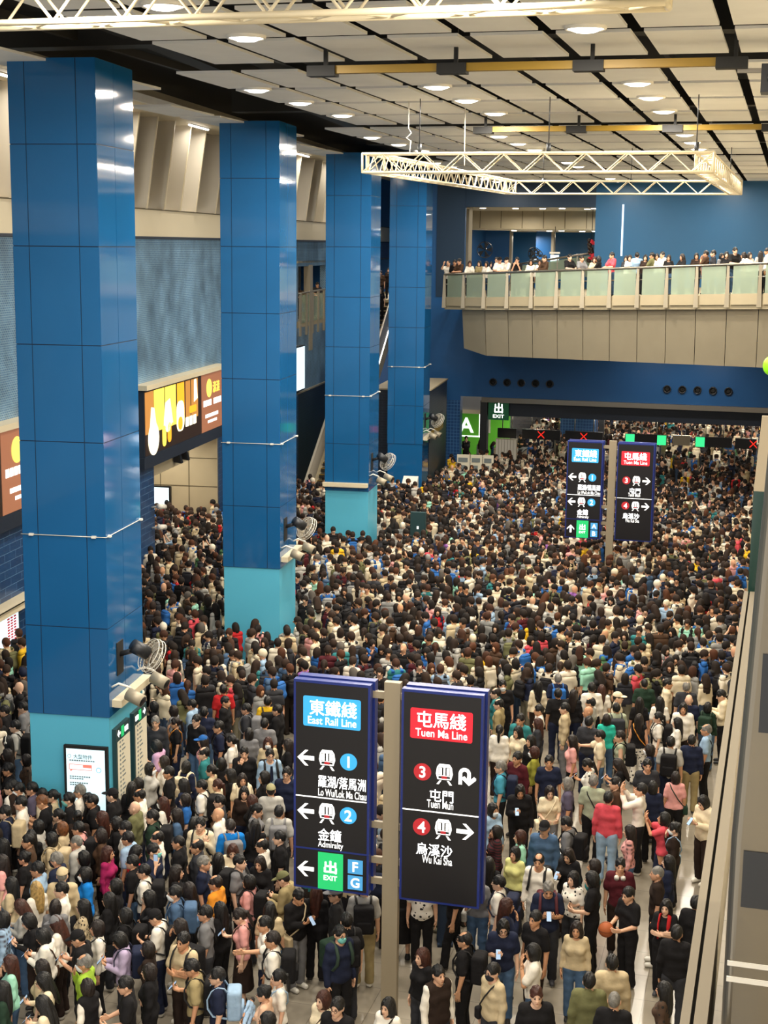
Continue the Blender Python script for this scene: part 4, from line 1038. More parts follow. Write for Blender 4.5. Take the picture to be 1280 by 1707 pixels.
def nets(vol, lo, h):
    s = vol < 0
    nx, ny, nz = vol.shape
    cn = sum(s[i:nx - 1 + i, j:ny - 1 + j, k:nz - 1 + k].astype(np.int8) for i, j, k in CORN)
    act = (cn > 0) & (cn < 8)
    ijk = np.argwhere(act)
    vals = np.stack([vol[ijk[:, 0] + i, ijk[:, 1] + j, ijk[:, 2] + k] for i, j, k in CORN], 1)
    acc = np.zeros((len(ijk), 3)); n = np.zeros(len(ijk))
    for a, b in EDG:
        va, vb = vals[:, a], vals[:, b]; m = (va < 0) != (vb < 0)
        t = np.where(m, va / np.where(m, va - vb, 1), 0)
        pa, pb = np.array(CORN[a], float), np.array(CORN[b], float)
        acc += np.where(m[:, None], pa + t[:, None] * (pb - pa), 0); n += m
    V = (ijk + acc / n[:, None]) * h + lo
    vid = np.full(act.shape, -1); vid[act] = np.arange(len(ijk))
    F = []
    for ax in range(3):
        o1, o2 = [(1, 2), (2, 0), (0, 1)][ax]
        sh = [slice(0, m) for m in vol.shape]; A = list(sh); B = list(sh)
        A[ax] = slice(0, vol.shape[ax] - 1); B[ax] = slice(1, vol.shape[ax])
        sa, sb = s[tuple(A)], s[tuple(B)]
        for pos in (True, False):
            e = np.argwhere((sa & ~sb) if pos else (~sa & sb))
            e = e[(e[:, o1] >= 1) & (e[:, o2] >= 1) & (e[:, o1] < vol.shape[o1] - 1) & (e[:, o2] < vol.shape[o2] - 1)]
            if not len(e): continue
            q = []
            for d1, d2 in ((-1, -1), (0, -1), (0, 0), (-1, 0)):
                c = e.copy(); c[:, o1] += d1; c[:, o2] += d2; q.append(vid[c[:, 0], c[:, 1], c[:, 2]])
            q = np.stack(q if pos else q[::-1], 1); F.append(q)
    F = np.concatenate(F) if F else np.zeros((0, 4), int)
    return V, F[(F >= 0).all(1)]
def np_mesh(name, parts, mats):
    """parts: list of (V, F(quads), material index)"""
    vs = []; fs = []; mi = []; b = 0
    for V, F, m in parts:
        vs.append(V); fs.append(F + b); mi.append(np.full(len(F), m)); b += len(V)
    V = np.concatenate(vs); F = np.concatenate(fs); mi = np.concatenate(mi)
    me = bpy.data.meshes.new(name)
    me.vertices.add(len(V)); me.vertices.foreach_set('co', V.astype(np.float32).ravel())
    me.loops.add(F.size); me.loops.foreach_set('vertex_index', F.astype(np.int32).ravel())
    me.polygons.add(len(F)); me.polygons.foreach_set('loop_start', np.arange(0, F.size, 4, dtype=np.int32))
    me.polygons.foreach_set('material_index', mi.astype(np.int32)); me.polygons.foreach_set('use_smooth', np.ones(len(F), bool))
    for m in mats: me.materials.append(MATS[m])
    me.update(calc_edges=True)
    return me
NF = (1, 1, 1)
# arm: elbow, wrist, hand direction, palm normal, finger curl  (left arm, facing -y)
ARM = {
    'down': ((.225, .03, 1.115), (.237, -.02, .868), (0, -.08, -1), (-1, 0, 0), .35),
    'phone': ((.215, -.02, 1.125), (.10, -.235, 1.19), (-.35, -.75, .5), (-.25, .5, .8), 1.0),
    'ear': ((.27, -.05, 1.135), (.155, -.08, 1.37), (-.3, -.02, .95), (-1, 0, -.2), .6),
    'face': ((.20, -.13, 1.14), (.10, -.17, 1.36), (-.42, .02, .9), (.1, 1, 0), .5),
    'crossl': ((.22, -.07, 1.115), (-.02, -.185, 1.14), (-1, .12, .12), (0, 1, 0), .3),
    'crossr': ((.22, -.07, 1.115), (-.02, -.165, 1.18), (-1, .12, .05), (0, 1, 0), .3),
    'raise': ((.25, -.21, 1.33), (.12, -.30, 1.53), (-.25, -.2, .9), (-.4, .9, 0), .7),
    'strap': ((.235, 0, 1.12), (.13, -.145, 1.31), (-.1, .12, .98), (0, 1, .1), 1.2),
    'rail': ((.24, -.13, 1.14), (.075, -.325, 1.12), (-.9, -.35, 0), (0, 0, -1), .3),
    'hold': ((.225, -.04, 1.115), (.13, -.26, 1.06), (-.4, -.9, .05), (-.9, .3, .2), .8),
    'point': ((.27, -.19, 1.27), (.27, -.42, 1.25), (0, -1, 0), (-1, 0, 0), .3),
}
POSE = {'d': ('down', 'down', .06), 'w': ('down', 'down', .04), 'p': ('down', 'phone', .34), 'q': ('phone', 'phone', .42), 'e': ('down', 'ear', .02),
        'f': ('down', 'face', .12), 'x': ('crossl', 'crossr', .08), 'r': ('raise', 'raise', -.12), 's': ('strap', 'down', .05), 'l': ('rail', 'rail', .16),
        'k': ('down', 'point', .05), 'h': ('hold', 'hold', .2), 'F': ('face', 'face', .1)}
def mir(p, s): return (p[0] * s, p[1], p[2])
def torso(sex):
    if sex == 'M':
        return [('c', (-.062, .0, .93), (.062, .0, .93), .102, .102, (1, 1.12, 1)), ('c', (-.038, 0, 1.02), (.038, 0, 1.02), .098, .098, (1, 1.15, 1)),
                ('c', (-.05, .0, 1.12), (.05, .0, 1.12), .098, .098, (1, 1.12, 1)), ('c', (-.068, .005, 1.26), (.068, .005, 1.26), .108, .108, (1, 1.1, 1)),
                ('c', (-.135, .012, 1.385), (.135, .012, 1.385), .056, .056, NF), ('c', (0, .02, 1.30), (0, .02, 1.44), .09, .058, (1, 1.1, 1))]
    return [('c', (-.08, .01, .93), (.08, .01, .93), .110, .110, (1, 1.12, 1)), ('c', (-.03, 0, 1.06), (.03, 0, 1.06), .098, .098, (1, 1.2, 1)),
            ('c', (-.05, .0, 1.16), (.05, .0, 1.16), .095, .095, (1, 1.12, 1)), ('c', (-.06, .0, 1.27), (.06, .0, 1.27), .098, .098, (1, 1.05, 1)),
            ('e', (-.07, -.085, 1.235), (.058, .045, .055)), ('e', (.07, -.085, 1.235), (.058, .045, .055)),
            ('c', (-.118, .012, 1.38), (.118, .012, 1.38), .05, .05, NF), ('c', (0, .02, 1.30), (0, .02, 1.43), .08, .05, (1, 1.1, 1))]
def arms(pose, sex):
    L = []; w = .158 if sex == 'M' else .138; r = .96 if sex == 'M' else .82
    for nm_, s in zip(POSE[pose][:2], (1, -1)):
        E, Wp = ARM[nm_][:2]; dx = -.03 if sex == 'F' else -.014
        sh = (w * s, .012, 1.385); e = mir((E[0] + dx, E[1], E[2]), s); wr = mir((Wp[0] + dx * .5, Wp[1], Wp[2]), s)
        L.append((('c', sh, e, .053 * r, .043 * r, NF), ('c', e, wr, .042 * r, .029 * r, NF)))
    return L
def legs(walk, sex):
    L = []
    for s in (1, -1):
        a = .16 * s if walk else 0
        L.append((('c', (.092 * s, .01, .88), (.10 * s, -.02 - a * .5, .48), .092, .06, NF), ('c', (.10 * s, -.02 - a * .5, .48), (.10 * s, .025 - a, .09), .06, .038, NF)))
    return L
def hand(wrist, d, nn, curl, h=.0078):
    d = nrm(np.array(d, float)); nn = np.array(nn, float); nn = nrm(nn - d * (nn @ d)); s = np.cross(d, nn)
    if s[2] < 0 or (abs(s[2]) < .3 and s[1] > 0): s = -s
    w = np.array(wrist, float); P = []
    for l in (-.024, 0, .024): P.append((w + d * .0 + s * l * .7, w + d * .085 + s * l, .019, .014, .012))
    for l, ln in ((-.033, .062), (-.011, .078), (.011, .084), (.033, .074)):
        b = w + d * .085 + s * l; d1 = d * math.cos(curl * .6) + nn * math.sin(curl * .6); m = b + d1 * ln * .52
        d2 = d * math.cos(curl * 1.3) + nn * math.sin(curl * 1.3); P.append((b, m, .0095, .009, .004)); P.append((m, m + d2 * ln * .48, .009, .0075, .004))
    b = w + d * .025 + s * .022; m = b + (s * .75 + d * .5 + nn * .3) * .04; P.append((b, m, .014, .011, .008)); P.append((m, m + (d * .8 + s * .25 + nn * .35) * .034, .0105, .008, .005))
    pts = np.array([q for p in P for q in p[:2]]); lo, hi = pts.min(0) - .03, pts.max(0) + .03
    f = Field(lo, hi, h)
    for a, b, ra, rb, k in P: f.prim(('c', a, b, ra, rb, NF), 0, k)
    return nets(f.v, f.lo, h)
# ---- head, in its own frame (face towards -y)
def head_field(h):
    f = Field((-.13, -.15, -.16), (.13, .15, .15), h)
    f.prim(('e', (0, .015, .015), (.076, .097, .107)), 0, .02); f.prim(('e', (0, -.032, -.052), (.057, .066, .067)), 0, .05)
    f.prim(('e', (0, -.07, -.1), (.022, .02, .016)), 0, .03)
    X, Y, Z = f.grid()
    for s in (1, -1):
        q = ell(X, Y, Z, (s * .031, -.112, .006), (.022, .02, .015)); f.v = -smin(-f.v, q, .02)
    f.prim(('c', (0, -.092, .008), (0, -.112, -.026), .007, .0125, NF), 0, .012)
    f.prim(('e', (.018, -.098, -.03), (.008, .01, .008)), 0, .01); f.prim(('e', (-.018, -.098, -.03), (.008, .01, .008)), 0, .01)
    for s in (1, -1): f.prim(('e', (s * .079, .012, -.012), (.011, .024, .032)), 0, .012)
    f.prim(('e', (0, -.092, -.062), (.024, .012, .012)), 0, .012)
    return f
_hf = head_field(.0068); HEADV, HEADF = nets(_hf.v, _hf.lo, _hf.h)
def tiny(c, r, seg=8, rings=6):
    b = MB(); b.ball(c, r, 'eye', seg, rings); V = np.array(b.v); return V, np.array([q if len(q) == 4 else q + q[-1:] for q in b.f])
FACE = []
for s in (1, -1):
    FACE.append((*tiny((s * .031, -.0925, .005), (.0135, .008, .0062)), 1)); FACE.append((*tiny((s * .033, -.098, .027), (.019, .007, .0042)), 1))
FACE.append((*tiny((0, -.1015, -.063), (.021, .0055, .0055)), 2))
def head_mat(pose, sex):
    t = POSE[pose][2]; z = 1.0
    M = Matrix.Rotation(t, 4, 'X'); o = Vector((0, -.012, .135)); o.rotate(M.to_3x3())
    return Matrix.Translation(Vector((0, .015, 1.44 if sex == 'M' else 1.435)) + o) @ M
def xf(V, M):
    A = np.array(M); return V @ A[:3, :3].T + A[:3, 3]
CACHE = {}
def cached(fn):
    def g(*a):
        k = (fn.__name__,) + a
        if k not in CACHE: CACHE[k] = fn(*a)
        return CACHE[k]
    return g
@cached
def body_mesh(pose, sex):
    h = .0175; walk = pose == 'w'
    f = Field((-.42, -.56, -.02), (.42, .34, 1.60), h)
    for p in torso(sex): f.prim(p, -.004, .04)
    for a, b in arms(pose, sex): f.prim(a, 0, .03); f.prim(b, 0, .012)
    for a, b in legs(walk, sex): f.prim(a, -.004, .025); f.prim(b, -.004, .012)
    M = head_mat(pose, sex); c = M.translation
    f.prim(('c', (0, .022, 1.38), (0, c[1] + .02, c[2] - .06), .053 if sex == 'M' else .045, .05 if sex == 'M' else .043, NF), 0, .03)
    parts = [(*nets(f.v, f.lo, h), 0), (xf(HEADV, M), HEADF, 0)]
    for V, F, m in FACE: parts.append((xf(V, M), F, m))
    for nm_, s in zip(POSE[pose][:2], (1, -1)):
        E, Wp, d, nn, cu = ARM[nm_]; dx = -.015 if sex == 'F' else -.007
        parts.append((*hand(mir((Wp[0] + dx, Wp[1], Wp[2]), s), mir(d, s), mir(nn, s), cu), 0))
    return np_mesh('body', parts, ['skin', 'eye', 'lip'])
def wrinkle(f, amp=.0035):
    X, Y, Z = f.grid(); f.v = f.v + amp * np.sin(26 * Z + 9 * X + 7 * Y) * np.sin(15 * X - 11 * Z + 9 * Y) + amp * .7 * np.sin(41 * Z - 19 * Y + 13 * X)
@cached
def top_mesh(pose, sex, sleeve, loose, hem, mname):
    h = .0155; g = .016 + loose
    f = Field((-.45, -.52, hem - .03), (.45, .32, 1.5), h)
    for p in torso(sex): f.prim(p, g, .05)
    for a, b in arms(pose, sex):
        if sleeve == 2: f.prim(a, g, .03); f.prim(b, g - .003, .015)
        elif sleeve == 1:
            e = tuple(a[1][i] + (a[2][i] - a[1][i]) * .72 for i in range(3)); f.prim(('c', a[1], e, a[3] + .004, a[4] + .014, NF), g, .03)
    wrinkle(f)
    X, Y, Z = f.grid(); f.v = np.maximum(f.v, hem - Z + 0 * X + 0 * Y)
    f.v = np.maximum(f.v, -(np.sqrt(X * X + (Y + .012) ** 2 + ((Z - 1.475) * .9) ** 2) - .082))
    return np_mesh('top', [(*nets(f.v, f.lo, h), 0)], [mname])
@cached
def trouser_mesh(walk, sex, kind, mname):
    h = .016; f = Field((-.30, -.36, .02), (.30, .36, 1.02), h)
    if kind == 's':
        f.prim(('c', (0, .01, .96), (0, .01, .38), .15, .21, (1, 1.2, 1)), 0, .02); lo = .36
    else:
        for p in torso(sex)[:1]: f.prim(p, .012, .04)
        for a, b in legs(walk, sex):
            f.prim(a, .014, .03); f.prim(('c', b[1], b[2], b[3], b[4] + .022, NF), .012, .012)
        lo = .52 if kind == 'h' else .065
    wrinkle(f, .003)
    X, Y, Z = f.grid(); f.v = np.maximum(np.maximum(f.v, lo - Z + 0 * X + 0 * Y), Z - .99 + 0 * X + 0 * Y)
    return np_mesh('trousers', [(*nets(f.v, f.lo, h), 0)], [mname])
@cached
def shoe_mesh():
    h = .009; f = Field((-.08, -.22, -.02), (.08, .13, .16), h)
    f.prim(('c', (0, .035, .05), (0, -.11, .04), .05, .042, (1.1, 1, 1)), 0, .02); f.prim(('c', (0, .03, .05), (0, .025, .10), .048, .044, NF), 0, .02)
    X, Y, Z = f.grid(); f.v = np.maximum(f.v, .006 - Z + 0 * X + 0 * Y)
    V, F = nets(f.v, f.lo, h); fz = V[F].mean(1)[:, 2]
    me = np_mesh('shoe', [(V, F, 0)], ['shoe_leather', 'shoe_sole']); me.polygons.foreach_set('material_index', (fz < .024).astype(np.int32)); return me
def hair_field(st, h, lo=(-.16, -.17, -.46), hi=(.16, .24, .18)):
    f = Field(lo, hi, h); X, Y, Z = f.grid()
    face = ell(X, Y, Z, (0, -.118, -.035), (.073, .082, .102))
    cap = ell(X, Y, Z, (0, .014, .022), (.088, .108, .118)) + .005 * np.sin(75 * X + 25 * Z) * np.sin(60 * Y + 35 * Z) + .003 * np.sin(120 * X - 60 * Y)
    yb = np.maximum(Y, 0)
    if st in 'szt' :
        if st == 'z': cap = ell(X, Y, Z, (0, .015, .016), (.080, .101, .111))
        d = np.maximum(cap, (-.0 - .75 * yb) - Z); d = np.maximum(d, -face)
        ear = ell(X, Y, Z, (0, -.0, -.04), (.2, .03, .035)); d = np.maximum(d, -ear)
        if st == 't': d = np.maximum(d, -ell(X, Y, Z, (0, -.03, .115), (.062, .085, .05)))
    elif st in 'pu':
        d = np.maximum(np.minimum(cap, 9), (-.015 - .9 * yb) - Z); d = np.maximum(d, -ell(X, Y, Z, (0, -.115, -.025), (.07, .08, .095)))
        if st == 'u': d = smin(d, ell(X, Y, Z, (0, .10, .075), (.05, .045, .045)), .02)
        else:
            d = smin(d, ell(X, Y, Z, (0, .125, .02), (.032, .035, .03)), .015); d = smin(d, ell(X, Y, Z, (0, .14, -.11), (.034, .03, .15)), .03)
    else:
        b = ell(X, Y, Z, (0, .018, -.035), (.100, .100, .135)) + .006 * np.sin(90 * X + 30 * Z) * np.sin(70 * Y)
        d = smin(cap, b, .03); d = np.maximum(d, -face); d = np.maximum(d, (-.135 if st == 'b' else -.15) - Z)
        if st == 'l':
            bk = ell(X, Y, Z, (0, .082, -.17), (.100, .048, .25)) + .007 * np.sin(95 * X + 12 * Z)
            d = smin(d, bk, .03)
            for s in (1, -1): d = smin(d, ell(X, Y, Z, (s * .085, .01, -.12), (.03, .05, .15)), .02)
            d = np.maximum(d, -face)
    f.v = d + 0 * X + 0 * Y + 0 * Z
    return f
@cached
def hair_mesh(st):
    f = hair_field(st, .0095); return np_mesh('hair', [(*nets(f.v, f.lo, f.h), 0)], ['hair'])
@cached
def cap_mesh():
    f = Field((-.13, -.24, -.02), (.13, .15, .16), .008); X, Y, Z = f.grid()
    d = np.maximum(ell(X, Y, Z, (0, .012, .03), (.093, .113, .112)), .038 - Z)
    br = np.maximum(ell(X, Y, Z, (0, -.10, .044), (.078, .10, .014)), Y + .03 + 0 * Z)
    f.v = smin(d, br, .012) + 0 * X + 0 * Y + 0 * Z
    return np_mesh('cap', [(*nets(f.v, f.lo, f.h), 0)], ['cloth'])
@cached
def mask_mesh():
    f = Field((-.1, -.15, -.15), (.1, .02, .03), .007); X, Y, Z = f.grid()
    d = smin(ell(X, Y, Z, (0, -.036, -.055), (.066, .080, .072)), ell(X, Y, Z, (0, -.1, -.025), (.022, .03, .02)), .03)
    d = np.maximum(np.maximum(d, Z + .012), np.maximum(-.115 - Z, Y + .02)); f.v = d + 0 * X + 0 * Y + 0 * Z
    return np_mesh('mask', [(*nets(f.v, f.lo, f.h), 0)], ['mask_cloth'])
@cached
def glasses_mesh():
    b = MB()
    for s in (1, -1):
        b.tube([(s * .033 + .023 * math.cos(a), -.112 + .003 * math.cos(a * 2), .004 + .018 * math.sin(a)) for a in np.linspace(0, 2 * PI, 15)], .003, 'dark_plastic', 5, cap=False)
        b.tube([(s * .056, -.108, .008), (s * .084, -.05, .008), (s * .086, .01, .0)], .003, 'dark_plastic', 5)
    b.tube([(-.01, -.114, .008), (.01, -.114, .008)], .003, 'dark_plastic', 5); return b.mesh('glasses')
@cached
def headphone_mesh(neck):
    b = MB()
    if neck:
        b.tube([(.09 * math.cos(a), .02 + .085 * math.sin(a), -.165 + .015 * math.sin(a)) for a in np.linspace(-.5, PI + .5, 15)], .012, 'white_plastic', 6)
        for s in (1, -1): b.tube([(s * .05, -.075, -.17), (s * .055, -.115, -.18)], .042, 'white_plastic', 12)
    else:
        b.tube([(.092 * math.cos(a), .0, .02 + .115 * math.sin(a)) for a in np.linspace(-.1, PI + .1, 15)], .011, 'white_plastic', 6)
        for s in (1, -1): b.tube([(s * .082, 0, -.005), (s * .108, 0, -.005)], .036, 'white_plastic', 12)
    return b.mesh('headphones')
@cached
def bag_parts():
    f = Field((-.24, .05, .85), (.24, .42, 1.5), .012); X, Y, Z = f.grid()
    qx, qy, qz = np.abs(X) - .11, np.abs(Y - .225) - .055, np.abs(Z - 1.19) - .17
    d = np.sqrt(np.maximum(qx, 0) ** 2 + np.maximum(qy, 0) ** 2 + np.maximum(qz, 0) ** 2) + np.minimum(np.maximum(np.maximum(qx, qy), qz), 0) - .045
    f.v = d; bag = np_mesh('bag_body', [(*nets(f.v, f.lo, f.h), 0)], ['cloth'])
    f = Field((-.2, .2, .9), (.2, .42, 1.3), .012); X, Y, Z = f.grid()
    qx, qy, qz = np.abs(X) - .085, np.abs(Y - .315) - .015, np.abs(Z - 1.10) - .065
    f.v = np.sqrt(np.maximum(qx, 0) ** 2 + np.maximum(qy, 0) ** 2 + np.maximum(qz, 0) ** 2) - .03; pk = np_mesh('pocket', [(*nets(f.v, f.lo, f.h), 0)], ['cloth'])
    st = []
    for s in (1, -1):
        b = MB(); b.tube([(s * .10, .15, 1.36), (s * .115, .09, 1.45), (s * .12, .01, 1.468), (s * .12, -.075, 1.42), (s * .125, -.135, 1.30), (s * .14, -.13, 1.18), (s * .17, -.06, 1.08), (s * .15, .13, 1.03)], .026, 'strap', 6, flat=.4); st.append(b.mesh('shoulder_strap'))
    return bag, pk, st
@cached
def sling_parts(k):
    b = MB(); b.tube([(.12, .0, 1.458), (.10, -.10, 1.39), (.02, -.15, 1.25), (-.10, -.14, 1.08), (-.19, -.04, .96), (-.18, .07, .98), (-.05, .14, 1.15), (.08, .12, 1.36), (.12, .03, 1.455)], .012, 'strap', 6)
    f = Field((-.36, -.2, .7), (-.1, .2, 1.05), .011); X, Y, Z = f.grid()
    qx, qy, qz = np.abs(X + .225) - .022, np.abs(Y) - .085, np.abs(Z - .88) - (.10 if k == 't' else .06)
    f.v = np.sqrt(np.maximum(qx, 0) ** 2 + np.maximum(qy, 0) ** 2 + np.maximum(qz, 0) ** 2) - .03
    return b.mesh('strap'), np_mesh('bag_body', [(*nets(f.v, f.lo, f.h), 0)], ['cloth'])
@cached
def phone_parts():
    b = MB(); b.prism(rrect(-.037, -.078, .037, .078, .01), -.004, .004, 'dark_plastic'); c = MB(); c.prism(rrect(-.034, -.074, .034, .074, .008), .004, .0055, 'phone_screen')
    return b.mesh('case'), c.mesh('screen')

COLR = {'bk': ('black', '1b1a1c'), 'cg': ('charcoal', '34353a'), 'gy': ('grey', '77777a'), 'lg': ('light grey', 'b4b2ac'), 'wh': ('white', 'ece6da'), 'cr': ('cream', 'e2d3b4'),
        'bg': ('beige', 'c4b290'), 'kh': ('khaki', 'a09068'), 'ol': ('olive', '6a6a48'), 'br': ('brown', '4a3628'), 'dk': ('dark brown', '2c211c'), 'nv': ('navy', '20263c'), 'bl': ('blue', '2a62a8'),
        'bb': ('bright blue', '1676c8'), 'lb': ('light blue', '98b4d0'), 'dn': ('denim blue', '4a6484'), 'tl': ('teal', '30797c'), 'tq': ('turquoise', '30b4a0'), 'mt': ('mint', '9ed8c0'), 'lm': ('lime green', '96b83c'),
        'sg': ('sage green', 'a4ac94'), 'gn': ('green', '4c7450'), 'dg': ('dark green', '24382c'), 'yl': ('pale yellow', 'd6d48c'), 'yw': ('yellow', 'e0b428'), 'or': ('orange', 'd88a2c'), 'rd': ('red', 'b42428'),
        'mr': ('maroon', '501c24'), 'mg': ('magenta', '9c2458'), 'co': ('coral red', 'd4505c'), 'pk': ('pink', 'e0a09c'), 'ps': ('peach', 'dcb498'), 'pu': ('purple grey', '5a5468'), 'vi': ('violet', '8c5aa0'), 'li': ('lilac', 'b4a4c4'), 'cm': ('camouflage', '9a9470'), 'rw': ('white', 'ece6da'), 'oy': ('olive yellow', '94923a'), 'bc': ('blue cyan', '4a9cb8')}
def C(k): return (*hexc(COLR[k][1]), 1)
HC = {'k': ('black', '0f0d0d'), 'd': ('dark brown', '1e1512'), 'r': ('reddish brown', '3e1e14'), 'y': ('blond', 'a88a54'), 'g': ('grey', '77746e'), 'o': ('light brown', '6e4426')}
HS = {'s': 'short %s hair', 'b': '%s bob hair', 'l': 'long %s hair', 'p': '%s ponytail', 'u': '%s hair bun', 'x': 'bald head', 't': 'thinning %s hair', 'z': 'shaved %s hair', 'c': 'cap', 'C': 'cap over long hair'}
TN = {'T': ('tee', 1), 'L': ('top', 2), 'S': ('shirt', 2), 'J': ('jacket', 2), 'B': ('blouse', 1), 'P': ('polo shirt', 1), 'C': ('cardigan', 2), 'H': ('hoodie', 2), 'X': ('sleeveless top', 0), 'K': ('sweater', 2)}
FW = {'L': (-90, 'facing left'), 'R': (90, 'facing right'), 'A': (180, 'seen from behind'), 'T': (0, 'facing the camera'), 'N': (-135, 'turned away left'), 'Q': (-40, 'half facing left'), 'E': (40, 'half facing right'), 'M': (135, 'turned away right')}
SKINS = ['d8a888', 'cf9c78', 'dfb294', 'c99470', 'd4a080', 'e2b89c']

def make_person(x, y, z, rz, scale, sex, hair, hcol, top, ttype, bot, btype, pose, ex, rnd):
    t = thing('person', '', 'person', (x, y, z), rz); t.scale = (scale, scale, scale)
    M = head_mat(pose, sex)
    b = link('body', body_mesh(pose, sex), t); b.color = (*hexc(rnd.choice(SKINS)), 1)
    pat = next((e[4:] for e in ex if e.startswith('pat:')), None)
    jacket = ttype in 'JHC'
    nm_ = {'T': 'tee_shirt', 'L': 'top', 'S': 'shirt', 'J': 'jacket', 'B': 'blouse', 'P': 'polo_shirt', 'C': 'cardigan', 'H': 'hoodie', 'X': 'top', 'K': 'sweater'}[ttype]
    o = link(nm_, top_mesh(pose, sex, TN[ttype][1], .010 if jacket else (.004 if sex == 'M' else 0), .80 if jacket else (.86 if sex == 'M' else .90), 'cloth_' + pat if pat else 'cloth'), t); o.color = C(top)
    v = next((e[5:] for e in ex if e.startswith('vest:')), None)
    if v: o = link('vest', top_mesh(pose, sex, 0, .016, .82, 'cloth'), t); o.color = C(v)
    bp_ = 'cloth_print' if 'pskirt' in ex else 'cloth'
    o = link('skirt' if btype == 's' else ('shorts' if btype == 'h' else 'trousers'), trouser_mesh(pose == 'w', sex, btype, bp_), t); o.color = C(bot)
    shc = rnd.choice(['1a1a1c', 'e4e0d6', '2a2624', 'cfcac0', '3a3a40']) if 'ws' not in ex else 'ece8de'
    for s in (1, -1):
        o = link('shoe', shoe_mesh(), t); o.location = (.10 * s, (-.16 * s if pose == 'w' else 0) + .005, 0); o.color = (*hexc(shc), 1)
    if hair in 'cC':
        o = link('hair', hair_mesh('z' if hair == 'c' else 'l'), t); o.matrix_local = M; o.color = (*hexc(HC[hcol][1]), 1)
        cc = next((e[4:] for e in ex if e.startswith('cap:')), 'bk')
        o = link('cap', cap_mesh(), t); o.matrix_local = M; o.color = C(cc)
    elif hair != 'x':
        o = link('hair', hair_mesh(hair), t); o.matrix_local = M; o.color = (*hexc(HC[hcol][1]), 1)
    for e, cc in (('m', 'e8ecee'), ('mb', '1c1e28'), ('mc', '78c8c0')):
        if e in ex: o = link('mask', mask_mesh(), t); o.matrix_local = M; o.color = (*hexc(cc), 1)
    if 'g' in ex: o = link('glasses', glasses_mesh(), t); o.matrix_local = M
    if 'h' in ex or 'hn' in ex: o = link('headphones', headphone_mesh('hn' in ex), t); o.matrix_local = M
    if 'scarf' in ex:
        f = MB(); f.tube([(.09, -.1, 1.05), (.085, -.14, 1.3), (.08, -.06, 1.44), (0, .075, 1.47), (-.08, -.06, 1.44), (-.085, -.14, 1.3), (-.09, -.1, 1.05)], .035, 'cloth', 8, flat=.5); o = f.build('scarf', t); o.color = C('rd')
    if 'tie' in ex:
        f = MB(); f.prism([(-.022, 1.40), (.022, 1.40), (.036, 1.12), (0, 1.07), (-.036, 1.12)], -.158, -.145, 'cloth'); o = f.build('tie', t); o.color = C('nv')
    return t, M
